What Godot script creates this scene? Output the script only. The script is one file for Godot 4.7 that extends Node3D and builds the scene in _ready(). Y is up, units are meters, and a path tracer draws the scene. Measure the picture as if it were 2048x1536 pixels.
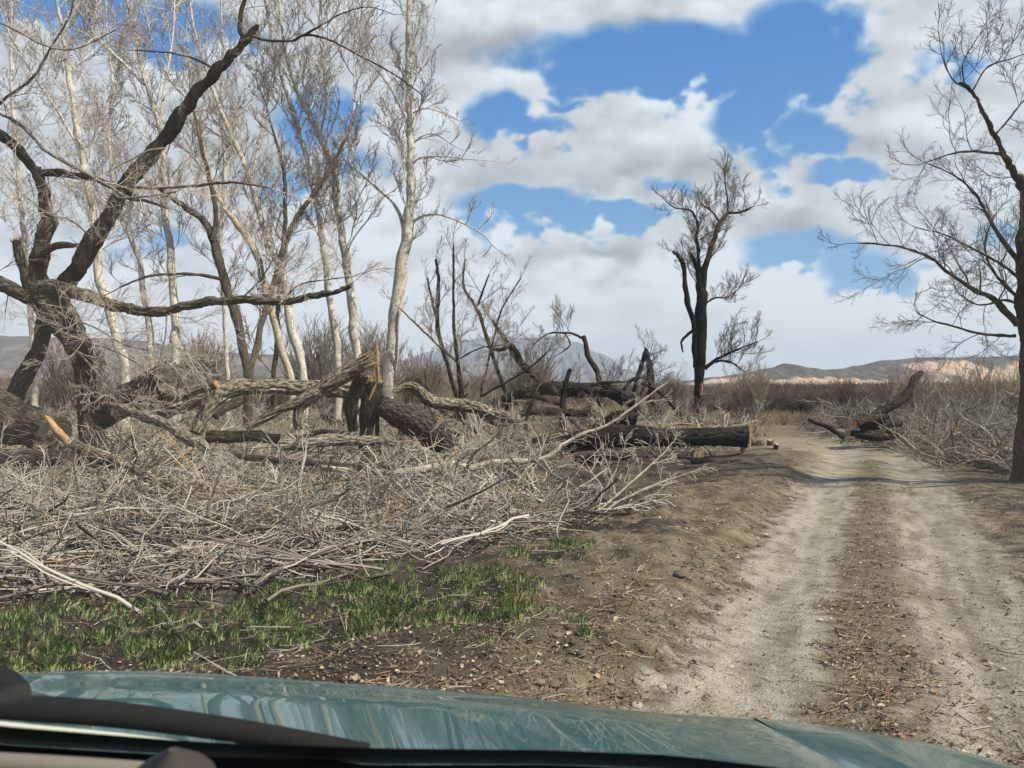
extends Node3D
# Burnt cottonwood grove with felled trees, brush slash and a two-rut dirt track, seen through a truck's windshield.

const F := 1647.0      # focal length in photograph pixels (vertical fov 50 degrees)
const EYE := 1.75
var rng := RandomNumberGenerator.new()
var nz := FastNoiseLite.new()     # smooth fbm
var nr := FastNoiseLite.new()     # ridged, for bark
var ns := FastNoiseLite.new()     # clouds
var n1 := FastNoiseLite.new()     # single octave
var M := {}
var used := {}

# ------------------------------------------------------------------ small helpers
class MB:
	var v := PackedVector3Array()
	var n := PackedVector3Array()
	var c := PackedColorArray()
	var u := PackedVector2Array()
	var i := PackedInt32Array()
	func mesh(mat: Material, off := Vector3.ZERO) -> ArrayMesh:
		var a := []
		a.resize(Mesh.ARRAY_MAX)
		a[Mesh.ARRAY_VERTEX] = Transform3D(Basis(), -off) * v
		a[Mesh.ARRAY_NORMAL] = n
		a[Mesh.ARRAY_COLOR] = c
		a[Mesh.ARRAY_TEX_UV] = u
		a[Mesh.ARRAY_INDEX] = i
		var am := ArrayMesh.new()
		am.add_surface_from_arrays(Mesh.PRIMITIVE_TRIANGLES, a)
		am.surface_set_material(0, mat)
		return am

func P(px: float, py: float, d: float) -> Vector3:
	return Vector3((px - 1024.0) / F * d, EYE - (py - 768.0) / F * d, -d)

func GX(px: float, py: float) -> Vector3:      # the ground point under a photograph pixel
	var d := EYE * F / (py - 768.0)
	var x := (px - 1024.0) / F * d
	return Vector3(x, hgt(x, -d), -d)

func numbered(nm: String) -> String:
	if not used.has(nm):
		used[nm] = 0
		return nm
	used[nm] += 1
	return "%s_%03d" % [nm, used[nm]]

func tag(o: Node, label: String, cat: String, grp := "", kind := "") -> void:
	if label: o.set_meta("label", label)
	if cat: o.set_meta("category", cat)
	if grp: o.set_meta("group", grp)
	if kind: o.set_meta("kind", kind)

func thing(nm: String, label: String, cat: String, at: Vector3, grp := "") -> Node3D:
	var o := Node3D.new()
	o.name = numbered(nm)
	add_child(o)
	o.position = at
	tag(o, label, cat, grp)
	return o

func part(parent: Node3D, nm: String, m: MB, mat: Material, stuff := false) -> MeshInstance3D:
	if m.v.is_empty(): return null
	var o := MeshInstance3D.new()
	var off := Vector3.ZERO
	if parent != self:
		off = parent.position
		if parent.get_parent() != self: off += parent.get_parent().position
		o.name = nm
		parent.add_child(o, true)
	else:
		o.name = numbered(nm)
		add_child(o)
	o.mesh = m.mesh(mat, off)
	if stuff: o.set_meta("kind", "stuff")
	return o

func sm(a: float, b: float, x: float) -> float:
	return smoothstep(a, b, x)

func lin(r: float, g: float, b: float) -> Color:   # linear value for vertex colours
	return Color(r, g, b)

# ------------------------------------------------------------------ shapes
func spline(a: PackedVector3Array, r: PackedFloat32Array, step: float) -> Array:
	var op := PackedVector3Array()
	var orr := PackedFloat32Array()
	var n := a.size()
	for k in n - 1:
		var p0 := a[maxi(k - 1, 0)]
		var p1 := a[k]
		var p2 := a[k + 1]
		var p3 := a[mini(k + 2, n - 1)]
		var cnt := maxi(1, int(p1.distance_to(p2) / step))
		for j in cnt:
			var t := float(j) / cnt
			op.append(p1.cubic_interpolate(p2, p0, p3, t))
			orr.append(lerpf(r[k], r[k + 1], t))
	op.append(a[n - 1])
	orr.append(r[n - 1])
	return [op, orr]

# a tube with bark relief (amp in metres of furrow depth), welded rings, optional ends
func tube(m: MB, pts: PackedVector3Array, rad: PackedFloat32Array, sides: int, ca: Color, cb: Color, amp := 0.0, cap0 := true, cap1 := true, lump := 0.0, cfreq := 1.3) -> void:
	var n := pts.size()
	if n < 2: return
	var b0 := m.v.size()
	var t0 := (pts[1] - pts[0]).normalized()
	var nn := t0.cross(Vector3.UP if absf(t0.y) < 0.9 else Vector3.RIGHT).normalized()
	var L := 0.0
	var ur: float = maxf(1.0, roundf(TAU * rad[0] / 0.5))
	for k in n:
		var t := (pts[mini(k + 1, n - 1)] - pts[maxi(k - 1, 0)]).normalized()
		nn = (nn - t * nn.dot(t)).normalized()
		var bb := t.cross(nn)
		if k > 0: L += pts[k].distance_to(pts[k - 1])
		for s in sides + 1:
			var a := TAU * (s % sides) / sides
			var dir := nn * cos(a) + bb * sin(a)
			var r := rad[k]
			var fu := 0.0
			if amp > 0.0:
				var kx := cos(a) * rad[k] * 10.0
				var ky := sin(a) * rad[k] * 10.0
				fu = nr.get_noise_3d(kx + 0.5 * sin(L * 3.1), ky + 0.5 * cos(L * 2.3), L * 1.5) + 0.5 * n1.get_noise_3d(kx * 2.6, ky * 2.6, L * 9.0)
				r += (fu - 0.55) * amp
			if lump > 0.0:
				r *= 1.0 + lump * nz.get_noise_3d(pts[k].x * 1.2 + dir.x * 0.6, pts[k].y * 1.2 + dir.y * 0.6, pts[k].z * 1.2 + dir.z * 0.6)
			var p := pts[k] + dir * r
			m.v.append(p)
			m.n.append(dir)
			m.u.append(Vector2(float(s) / sides * ur, L * 2.0))
			var w := clampf(0.5 + 1.1 * nz.get_noise_3d(p.x * cfreq, p.y * cfreq, p.z * cfreq) , 0.0, 1.0)
			m.c.append(ca.lerp(cb, w))
	var st := sides + 1
	if amp > 0.0 or lump > 0.0:
		for k in n:
			for s in sides + 1:
				var su := m.v[b0 + k * st + (s + 1) % sides] - m.v[b0 + k * st + (s + sides - 1) % sides]
				var sv := m.v[b0 + mini(k + 1, n - 1) * st + s] - m.v[b0 + maxi(k - 1, 0) * st + s]
				var nv := su.cross(sv)
				if nv.dot(m.n[b0 + k * st + s]) < 0.0: nv = -nv
				if nv.length_squared() > 1e-14: m.n[b0 + k * st + s] = nv.normalized()
	for k in n - 1:
		for s in sides:
			var i0 := b0 + k * st + s
			m.i.append_array(PackedInt32Array([i0, i0 + st, i0 + 1, i0 + 1, i0 + st, i0 + st + 1]))
	for e in 2:
		if (e == 0 and not cap0) or (e == 1 and not cap1): continue
		var k := 0 if e == 0 else n - 1
		var c0 := m.v.size()
		var nrm := (pts[0] - pts[1]).normalized() if e == 0 else (pts[n - 1] - pts[n - 2]).normalized()
		m.v.append(pts[k] + nrm * rad[k] * 0.12)
		m.n.append(nrm)
		m.u.append(Vector2.ZERO)
		m.c.append(ca)
		for s in sides:
			m.v.append(m.v[b0 + k * st + s])
			m.n.append(nrm)
			m.u.append(Vector2(float(s) / sides, 0.1))
			m.c.append(ca)
		for s in sides:
			m.i.append_array(PackedInt32Array([c0, c0 + 1 + s, c0 + 1 + (s + 1) % sides] if e == 0 else [c0, c0 + 1 + (s + 1) % sides, c0 + 1 + s]))

# a thin three sided twig
func thin(m: MB, pts: PackedVector3Array, r0: float, r1: float, c0: Color, c1: Color) -> void:
	var n := pts.size()
	var b := m.v.size()
	var t := (pts[n - 1] - pts[0]).normalized()
	var x := t.cross(Vector3(0.31, 0.52, 0.79)).normalized()
	var y := t.cross(x)
	var d1 := x
	var d2 := x * -0.5 + y * 0.866
	var d3 := x * -0.5 - y * 0.866
	for k in n:
		var f := float(k) / (n - 1)
		var r := lerpf(r0, r1, f)
		var c := c0.lerp(c1, f)
		var p := pts[k]
		m.v.append(p + d1 * r); m.v.append(p + d2 * r); m.v.append(p + d3 * r)
		m.n.append(d1); m.n.append(d2); m.n.append(d3)
		m.c.append(c); m.c.append(c); m.c.append(c)
		m.u.append(Vector2(0, f)); m.u.append(Vector2(0.3, f)); m.u.append(Vector2(0.6, f))
		if k > 0:
			var i0 := b + (k - 1) * 3
			m.i.append_array(PackedInt32Array([i0, i0 + 3, i0 + 1, i0 + 1, i0 + 3, i0 + 4, i0 + 1, i0 + 4, i0 + 2, i0 + 2, i0 + 4, i0 + 5, i0 + 2, i0 + 5, i0, i0, i0 + 5, i0 + 3]))

func rv() -> Vector3:
	return Vector3(rng.randf_range(-1, 1), rng.randf_range(-1, 1), rng.randf_range(-1, 1))

# recursive bare branch; st: up, curl, k (children per level), ang, ratio, c0, c1, rmin
func branch(m: MB, p: Vector3, dir: Vector3, ln: float, r: float, lv: int, st: Dictionary) -> void:
	var ns: int = st.get("seg", 3) + lv
	var pts := PackedVector3Array([p])
	var d := dir.normalized()
	var sl := ln / ns
	for k in ns:
		d = (d + rv() * Vector3(1, st.get("flat", 1.0), 1) * st.curl + Vector3.UP * st.up * 0.25).normalized()
		p += d * sl
		pts.append(p)
	var rm: float = st.rmin
	var cw: float = clampf(1.0 - lv / 3.0, 0.0, 1.0)
	var ca: Color = st.c0.lerp(st.c1, cw * 0.8)
	var cb: Color = st.c0.lerp(st.c1, minf(1.0, cw * 0.8 + 0.35))
	thin(m, pts, maxf(r, rm), maxf(r * (0.45 if lv > 0 else 0.6), rm * 0.8), ca, cb)
	if lv <= 0: return
	var nk: int = st.k[lv]
	for j in nk:
		var t := 0.2 + 0.8 * (j + rng.randf()) / nk
		var fi := t * ns
		var a := mini(int(fi), ns - 1)
		var q := pts[a].lerp(pts[a + 1], fi - a)
		var td := (pts[a + 1] - pts[a]).normalized()
		var pr := rv()
		pr = (pr - td * pr.dot(td)).normalized()
		var nd: Vector3 = td + pr * st.ang * rng.randf_range(0.6, 1.2) + Vector3.UP * st.up * 0.5
		branch(m, q, nd, ln * st.ratio * rng.randf_range(0.55, 1.15) * (1.15 - 0.45 * t), r * 0.52, lv - 1, st)

# ready-made twig sprays, one metre long along x, curving towards local y
var spr := {}
func make_sprays() -> void:
	for set_ in [["near", 0.0050, 0.28, 0.06], ["mid", 0.0075, 0.2, 0.22], ["far", 0.0088, 0.18, 0.35]]:
		var a := []
		for k in 5:
			var m := MB.new()
			branch(m, Vector3.ZERO, Vector3(1, 0, 0), 1.0, set_[1] * 2.4, 2, {"k": [0, 3, 8], "up": set_[3], "curl": set_[2], "ang": 0.8, "ratio": 0.52, "c0": Color(0.85, 0.85, 0.85), "c1": Color(1, 1, 1), "rmin": set_[1]})
			a.append(m.mesh(M.twig))
		spr[set_[0]] = a

func spray(bag: Array, p: Vector3, dir: Vector3, ln: float, c: Color) -> void:
	var x := dir.normalized()
	var z := x.cross(Vector3.UP if absf(x.y) < 0.95 else Vector3(0.3, 0.0, 0.9)).normalized()
	var y := z.cross(x)
	var b := Basis(x, y, z) * Basis(Vector3(1, 0, 0), rng.randfn(0.0, 0.7))
	bag.append([Transform3D(b.scaled_local(Vector3(ln, ln, ln)), p), c * rng.randf_range(0.8, 1.15)])

# a side branch with sprays along it
func bough(m: MB, bag: Array, p: Vector3, dir: Vector3, ln: float, r: float, s: Dictionary) -> void:
	var ns := 6
	var pts := PackedVector3Array([p])
	var d := dir.normalized()
	for k in ns:
		d = (d + rv() * s.curl + Vector3.UP * s.up * 0.25).normalized()
		p += d * ln / ns
		pts.append(p)
	thin(m, pts, maxf(r, s.rmin * 1.6), s.rmin, s.c0, s.c0.lerp(s.c1, 0.7))
	var nk: int = s.k[3]
	for j in nk:
		var t := 0.12 + 0.88 * (j + rng.randf()) / nk
		var fi := t * ns
		var a := mini(int(fi), ns - 1)
		var td := (pts[a + 1] - pts[a]).normalized()
		var pr := rv()
		pr = (pr - td * pr.dot(td)).normalized()
		spray(bag, pts[a].lerp(pts[a + 1], fi - a), td + pr * s.ang * rng.randf_range(0.5, 1.1) + Vector3.UP * s.up * 0.4, ln * s.ratio * rng.randf_range(0.6, 1.2) * (1.15 - 0.4 * t), s.c1)
	spray(bag, pts[ns], d, ln * 0.42, s.c1)

func sprout(m: MB, bag: Array, pts: PackedVector3Array, rad: PackedFloat32Array, st: Dictionary) -> void:
	var L := 0.0
	for k in pts.size() - 1: L += pts[k].distance_to(pts[k + 1])
	var cnt := int(L * st.n + 0.5)
	for j in cnt:
		var t: float = lerpf(st.get("t0", 0.1), 1.0, (j + rng.randf()) / cnt)
		var fi := t * (pts.size() - 1)
		var a := mini(int(fi), pts.size() - 2)
		var q := pts[a].lerp(pts[a + 1], fi - a)
		var td := (pts[a + 1] - pts[a]).normalized()
		var pr := rv()
		pr = (pr - td * pr.dot(td)).normalized()
		var nd: Vector3 = td * st.get("fwd", 0.6) + pr + Vector3.UP * st.up
		var r: float = minf(rad[a] * 0.5, st.r) * rng.randf_range(0.5, 1.0)
		var ln: float = st.len * rng.randf_range(0.4, 1.0) * (1.1 - 0.5 * t)
		if st.lv >= 3: bough(m, bag, q, nd, ln, r, st)
		elif st.lv == 2: spray(bag, q, nd, ln, st.c1)
		else: branch(m, q, nd, ln, r, st.lv, st)
	if st.lv >= 2:
		spray(bag, pts[pts.size() - 1], pts[pts.size() - 1] - pts[pts.size() - 2], st.len * 0.5, st.c1)

# polyline of photograph pixels [x, y, width, ...] laid between two depths
func line(a: Array, d0: float, d1: float, step := 0.1, drop := false, wide := 1.0) -> Array:
	var pts := PackedVector3Array()
	var rad := PackedFloat32Array()
	var n := a.size() / 3
	for k in n:
		var d := lerpf(d0, d1, float(k) / maxi(n - 1, 1))
		pts.append(P(a[k * 3], a[k * 3 + 1], d))
		rad.append(a[k * 3 + 2] * 0.5 / F * d * wide)
	if drop:      # root the first point in the ground under it
		var p := pts[0]
		var g := hgt(p.x, p.z) - 0.15
		if p.y > g + 0.1:
			pts.insert(0, Vector3(p.x, g, p.z))
			rad.insert(0, rad[0] * 1.15)
	var sp := spline(pts, rad, step)
	var op: PackedVector3Array = sp[0]
	var orr: PackedFloat32Array = sp[1]
	var L := 0.0
	for k in op.size():           # knees and swellings
		if k > 0: L += op[k].distance_to(op[k - 1])
		var r := maxf(orr[k], 0.02)
		var q := L / (r * 9.0 + 0.15)
		op[k] += Vector3(n1.get_noise_2d(q, a[0] * 0.37), n1.get_noise_2d(q + 40.0, a[1] * 0.41), n1.get_noise_2d(q + 80.0, a[0] * 0.53)) * minf(r * 0.34, 0.07) * sm(0.0, r * 4.0, L)
		orr[k] *= 1.0 + 0.16 * n1.get_noise_2d(q * 1.4 + 120.0, a[1] * 0.7)
	return [op, orr]

func disc(m: MB, c: Vector3, nrm: Vector3, r: float, ca: Color, cb: Color, dome := 0.1) -> void:
	var b := m.v.size()
	nrm = nrm.normalized()
	var x := nrm.cross(Vector3.UP if absf(nrm.y) < 0.9 else Vector3.RIGHT).normalized()
	var y := nrm.cross(x)
	var rings := 4
	var sd := 16
	for k in rings + 1:
		for s in sd:
			var a := TAU * s / sd
			var rr := r * k / rings * (1.0 + 0.07 * n1.get_noise_2d(s * 40.0, c.x * 90.0))
			m.v.append(c + (x * cos(a) + y * sin(a)) * rr + nrm * (0.012 * n1.get_noise_2d(s * 60.0 + k * 31.0, c.z * 70.0) + dome * r * (1.0 - float(k) / rings)))
			m.n.append(nrm)
			m.u.append(Vector2(cos(a), sin(a)) * rr)
			m.c.append(ca.lerp(cb, clampf(0.5 + 0.5 * sin(k * 2.4) + 0.4 * n1.get_noise_2d(s * 25.0, k * 40.0), 0, 1)))
	for k in rings:
		for s in sd:
			var i0 := b + k * sd + s
			var i1 := b + k * sd + (s + 1) % sd
			m.i.append_array(PackedInt32Array([i0, i1, i0 + sd, i1, i1 + sd, i0 + sd]))

# a bundle of torn wood splinters
func splinters(m: MB, c: Vector3, dir: Vector3, r: float, ln: float, cnt: int, ca: Color, cb: Color) -> void:
	dir = dir.normalized()
	for k in cnt:
		var o := rv() * r
		o -= dir * o.dot(dir)
		var e := c + o * 1.1 + dir * ln * rng.randf_range(0.3, 1.0) + rv() * ln * 0.12
		var w := rng.randf_range(0.08, 0.34) * r * 0.7
		var ax := dir.cross(rv()).normalized() * w
		var ay := dir.cross(ax).normalized() * w * 0.35
		var p0 := c + o - dir * ln * 0.25
		var col := ca.lerp(cb, rng.randf())
		var pts := [p0 + ax, p0 + ay, p0 - ax, p0 - ay, (p0 + e) * 0.5 + ax * 0.8, (p0 + e) * 0.5 + ay * 0.8, (p0 + e) * 0.5 - ax * 0.6, (p0 + e) * 0.5 - ay * 0.8, e]
		var fs := [0, 1, 4, 1, 5, 4, 1, 2, 5, 2, 6, 5, 2, 3, 6, 3, 7, 6, 3, 0, 7, 0, 4, 7, 4, 5, 8, 5, 6, 8, 6, 7, 8, 7, 4, 8]
		for f in fs.size() / 3:
			var A: Vector3 = pts[fs[f * 3]]
			var B: Vector3 = pts[fs[f * 3 + 1]]
			var C: Vector3 = pts[fs[f * 3 + 2]]
			var nv := (C - A).cross(B - A).normalized()
			for q in [A, B, C]:
				m.i.append(m.v.size())
				m.v.append(q); m.n.append(nv); m.c.append(col); m.u.append(Vector2(q.x, q.y) * 2.0)

# ------------------------------------------------------------------ ground
const RC := 0.915      # cos of the track's 24 degree heading
func track_s(x: float, z: float) -> float:     # metres right of the track's middle
	var d := -z
	var xc := 1.86 + (d - 4.42) * 0.437 + 0.0 * d
	if d > 22.0: xc -= (d - 22.0) * (d - 22.0) * 0.03
	return (x - xc) * RC

func hgt(x: float, z: float) -> float:
	var d := -z
	var h := 0.05 * nz.get_noise_2d(x * 0.25, z * 0.25) + 0.011 * nz.get_noise_2d(x * 1.6 + 50.0, z * 1.6)
	if d > 60.0: return h - minf((d - 60.0) * 0.004, 1.5)
	if d > 1.0 and d < 34.0:
		var s := track_s(x, z) + 0.12 * n1.get_noise_2d(x * 0.9, z * 0.9)
		if absf(s) < 4.0:
			var f := 1.0 - sm(18.0, 28.0, d)
			h += f * (-0.055 * exp(-pow((s + 0.62) / 0.27, 2.0)) - 0.05 * exp(-pow((s - 0.68) / 0.27, 2.0)))
			h += f * (0.20 * (1.0 - sm(-1.5, -1.1, s)) * (0.75 + 0.35 * n1.get_noise_2d(x * 1.5, z * 1.5)) * sm(-3.8, -2.2, s))
			h += f * 0.07 * sm(1.3, 1.8, s) * (1.0 - sm(2.5, 4.0, s))
	return h

func soil(x: float, z: float) -> Color:
	var d := -z
	var a := nz.get_noise_2d(x * 0.7, z * 0.7)
	var b := nz.get_noise_2d(x * 3.1 + 90.0, z * 3.1)
	var g := n1.get_noise_2d(x * 9.0, z * 9.0)
	var s := track_s(x, z)
	var ash := lin(0.024, 0.021, 0.019)
	var loam := lin(0.098, 0.078, 0.052)
	var tan_ := lin(0.205, 0.172, 0.118)
	var clay := lin(0.335, 0.310, 0.255)
	var grey := lin(0.165, 0.143, 0.106)
	var straw_ := lin(0.19, 0.16, 0.105)
	# the burn: a ragged black patch round the grove, dry loam and straw outside it
	var burn := 1.0 - sm(0.7, 1.25, pow((x + 4.0) / 17.0, 2.0) + pow((d - 14.0) / 15.0, 2.0) + a * 0.9 + b * 0.4)
	var c := loam.lerp(straw_, clampf(0.35 + a * 1.4 + b * 0.6, 0, 1)).lerp(loam.lerp(ash, clampf(0.50 + a * 1.5 + b * 0.8, 0, 1)), burn)
	# bare trodden dirt by the road
	var near_road := 1.0 - sm(1.3, 3.0, absf(s + 0.5) + a * 1.6 + b * 0.8)
	c = c.lerp(tan_.lerp(loam, clampf(0.45 + b * 1.3 + g * 0.4, 0, 1)), near_road * 0.85)
	# burnt black soil in the foreground
	var pit := 1.0 - sm(0.5, 1.2, pow((x + 2.9) / 3.3, 2.0) + pow((d - 5.7) / 2.0, 2.0) + a * 0.9 + b * 0.5)
	c = c.lerp(ash.lerp(loam, clampf(0.2 + g * 0.4 + b, 0, 1)), pit * 0.85)
	# the turning place beyond, pale sand
	var sand := (1.0 - sm(0.4, 1.0, pow((x - 9.3) / 4.6, 2.0) + pow((d - 23.0) / 5.0, 2.0) + b * 0.5 + a * 0.4))
	c = c.lerp(tan_.lerp(clay, 0.3), sand * 0.9)
	# the ruts
	if d < 24.0:
		var along := x * 0.40 + d * 0.915
		var streak := nz.get_noise_2d(s * 4.2 + 11.0, along * 0.55) + 0.5 * n1.get_noise_2d(s * 13.0, along * 1.3)
		var e := b * 0.26 + g * 0.10 + a * 0.12
		var l := 1.0 - sm(0.32, 0.55, absf(s + 0.62) + e)
		var r := 1.0 - sm(0.36, 0.72, absf(s - 0.78) + e)
		c = c.lerp(clay.lerp(grey, clampf(0.20 + streak * 1.0 + b * 0.4, 0, 1)), l * 0.97)
		c = c.lerp(grey.lerp(clay, clampf(0.52 + streak * 1.1 + b * 0.4, 0, 1)), r * 0.92)
		var midst := 1.0 - sm(0.12, 0.34, absf(s - 0.04) + e)
		c = c.lerp(loam.lerp(tan_, clampf(0.55 + g * 0.5 + b * 1.3, 0, 1)), midst * clampf(0.55 + a * 1.2, 0.15, 0.9))
	return c * (1.0 + 0.22 * g)

func grid(mg: MB, mt: MB, x0: float, x1: float, d0: float, d1: float, st: float, hole: Rect2) -> void:
	var nx := int(roundf((x1 - x0) / st))
	var nd := int(roundf((d1 - d0) / st))
	var H := PackedVector3Array()
	var C := PackedColorArray()
	H.resize((nx + 1) * (nd + 1))
	C.resize((nx + 1) * (nd + 1))
	for j in nd + 1:
		for i in nx + 1:
			var x := x0 + i * st
			var d := d0 + j * st
			var y := hgt(x, -d)
			if st < 0.1: y += (0.004 * n1.get_noise_2d(x * 5.0, d * 5.0) + 0.006 * nz.get_noise_2d(x * 11.0, d * 11.0)) * (0.45 + 0.55 * sm(0.9, 1.5, absf(track_s(x, -d))))
			if hole.has_point(Vector2(x, d)): y -= 0.25
			H[j * (nx + 1) + i] = Vector3(x, y, -d)
			C[j * (nx + 1) + i] = soil(x, -d)
	var map := [{}, {}]
	for j in nd:
		for i in nx:
			var x := x0 + (i + 0.5) * st
			var d := d0 + (j + 0.5) * st
			if hole.grow(-minf(st * 1.6, hole.size.x * 0.4)).has_point(Vector2(x, d)): continue
			var tr := 0
			if mt != null and d < 24.0 and absf(track_s(x, -d) + 0.1 * n1.get_noise_2d(x * 3.0, d * 3.0)) < 1.2: tr = 1
			var m: MB = mt if tr == 1 else mg
			var id := PackedInt32Array()
			for q in [[0, 0], [1, 0], [0, 1], [1, 1]]:
				var ii: int = i + q[0]
				var jj: int = j + q[1]
				var g := jj * (nx + 1) + ii
				if not map[tr].has(g):
					map[tr][g] = m.v.size()
					m.v.append(H[g])
					m.c.append(C[g])
					m.u.append(Vector2(H[g].x, H[g].z) * 0.45)
					var hx := H[jj * (nx + 1) + mini(ii + 1, nx)] - H[jj * (nx + 1) + maxi(ii - 1, 0)]
					var hz := H[mini(jj + 1, nd) * (nx + 1) + ii] - H[maxi(jj - 1, 0) * (nx + 1) + ii]
					var nv := hx.cross(hz)
					m.n.append(nv.normalized() if nv.y > 0.0 else -nv.normalized())
				id.append(map[tr][g])
			m.i.append_array(PackedInt32Array([id[0], id[2], id[1], id[1], id[2], id[3]]))

# ------------------------------------------------------------------ sky
# blue gaps and grey undersides, in photograph pixels: centre, radii, weight
const GAPS := [[1360, 120, 290, 62, 1.0], [1600, 120, 110, 110, 1.0], [1500, 240, 75, 62, 0.9], [1620, 265, 80, 55, 0.75], [1540, 320, 45, 50, 0.55], [1000, 225, 70, 36, 0.8], [1060, 262, 50, 26, 0.6],
	[1050, 418, 130, 42, 0.95], [1210, 432, 150, 24, 0.8], [1610, 500, 110, 38, 0.9], [1740, 550, 110, 50, 0.9], [1690, 345, 75, 26, 0.8], [1330, 372, 50, 18, 0.5], [110, 15, 190, 40, 0.9], [330, 60, 130, 70, 0.7],
	[640, 240, 110, 70, 0.6], [690, 330, 70, 60, 0.45], [590, 380, 100, 40, 0.6], [340, 470, 120, 60, 0.45], [1900, 120, 90, 40, 0.4], [2020, 480, 90, 60, 0.4], [1080, 262, 60, 26, 0.5], [1120, 210, 60, 18, 0.5]]
const GREYS := [[1020, 95, 260, 36, 0.6], [1290, 345, 240, 42, 0.55], [1180, 505, 120, 30, 0.75], [1610, 450, 110, 34, 0.75], [1020, 350, 130, 30, 0.5], [1180, 215, 90, 60, 0.3], [1190, 385, 90, 22, 0.5],
	[1830, 190, 110, 40, 0.35], [1750, 300, 120, 30, 0.4], [1300, 60, 120, 20, 0.6], [1630, 640, 40, 26, 0.0], [1260, 690, 260, 60, 0.35], [450, 330, 300, 60, 0.35], [150, 280, 250, 60, 0.3]]
const WHITES := [[1420, 215, 110, 45, 1.0], [1330, 200, 90, 50, 0.6], [1150, 470, 60, 25, 0.7], [1000, 480, 60, 16, 0.8], [1560, 560, 240, 60, 0.6], [1520, 400, 60, 30, 0.6], [1030, 170, 100, 40, 0.5],
	[1780, 240, 120, 40, 0.4], [1400, 20, 100, 20, 0.3], [1300, 560, 160, 60, 0.5], [1850, 600, 140, 40, 0.6], [760, 470, 240, 90, 0.5], [1000, 20, 300, 50, 0.25]]

func blobs(a: Array, x: float, y: float) -> float:
	var s := 0.0
	for b in a:
		var dx: float = (x - b[0]) / b[2]
		if absf(dx) > 2.2: continue
		var dy: float = (y - b[1]) / b[3]
		var q := dx * dx + dy * dy
		if q < 5.0: s = maxf(s, b[4] * exp(-q * 0.9))
	return s

func sky_color(dir: Vector3) -> Color:
	var el := rad_to_deg(asin(clampf(dir.y, -1, 1)))
	var blue := Color(0.27, 0.54, 0.82).lerp(Color(0.57, 0.76, 0.91), 1.0 - sm(0.0, 24.0, el))
	blue = blue.lerp(Color(0.17, 0.40, 0.72), sm(22.0, 75.0, el))
	var q := dir * 6.0
	var n := ns.get_noise_3d(q.x * 1.3, q.y * 2.6, q.z * 1.3)
	var fi := ns.get_noise_3d(q.x * 3.2 + 30.0, q.y * 4.6, q.z * 3.2)
	# generic broken cumulus, everywhere
	var k := maxf(dir.y, 0.04) + 0.12
	var cp := Vector3(dir.x / k * 1.4, 3.0, dir.z / k * 1.4)
	var gen := 0.62 + 1.5 * ns.get_noise_3d(cp.x * 0.8, cp.y, cp.z * 0.8) + 0.35 * (1.0 - sm(2.0, 16.0, el))
	var grey_ := clampf(0.35 + 1.6 * ns.get_noise_3d(cp.x * 0.8 + 0.12, cp.y + 9.0, cp.z * 0.8), 0.0, 0.8)
	var white := clampf(0.3 - 1.5 * ns.get_noise_3d(cp.x * 1.6, cp.y + 20.0, cp.z * 1.6), 0.0, 0.8)
	if dir.z < -0.4:
		var px := 1024.0 + F * dir.x / -dir.z
		var py := 768.0 - F * dir.y / -dir.z
		var w := sm(-350.0, -80.0, px) * (1.0 - sm(2130.0, 2400.0, px)) * sm(-260.0, -40.0, py)
		if w > 0.0:
			var wx := px + 40.0 * n + 40.0 * fi
			var wy := py + 26.0 * ns.get_noise_3d(q.x * 1.5 + 7.0, q.y * 2.4, q.z * 1.5) + 34.0 * fi
			gen = lerpf(gen, 0.93 - 1.35 * blobs(GAPS, wx, wy) + 0.45 * sm(500.0, 640.0, py), w)
			grey_ = lerpf(grey_, blobs(GREYS, wx, wy), w)
			white = lerpf(white, blobs(WHITES, wx, wy), w)
	var den := sm(0.27, 0.70, gen + 0.44 * fi + 0.12 * n)
	var puff := ns.get_noise_3d(q.x * 2.0 + 60.0, q.y * 3.6, q.z * 2.0)
	var lum := 0.875 + 0.13 * puff - 0.22 * grey_ + 0.12 * white + 0.07 * fi
	lum = clampf(lum + 0.06 * (1.0 - sm(3.0, 12.0, el)), 0.60, 0.96)
	var cl := Color(lum * 0.965, lum * 1.0, lum * 1.03)
	cl = cl.lerp(Color(0.95, 0.96, 0.95), 0.6 * (1.0 - sm(2.0, 10.0, el)))
	return blue.lerp(cl, den)

func sky_dir(u: float, v: float) -> Vector3:
	var th := (v - 0.5) * PI
	var ph := u * TAU
	return Vector3(-sin(ph) * cos(th), -sin(th), cos(ph) * cos(th)) * Vector3(1, 1, 1)

func make_sky() -> Image:
	var w := 720
	var h := 360
	var im := Image.create(w, h, false, Image.FORMAT_RGB8)
	im.fill(Color(0.45, 0.44, 0.41))
	for y in h / 2 + 2:
		for x in w:
			im.set_pixel(x, y, sky_color(sky_dir((x + 0.5) / w, (y + 0.5) / h)))
	im.resize(4096, 2048, Image.INTERPOLATE_CUBIC)
	# the same function, finer, where it is not too steep to tell
	for y in range(690, 1030):
		for x in range(1540, 2556):
			im.set_pixel(x, y, sky_color(sky_dir((x + 0.5) / 4096.0, (y + 0.5) / 2048.0)))
	return im

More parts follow.
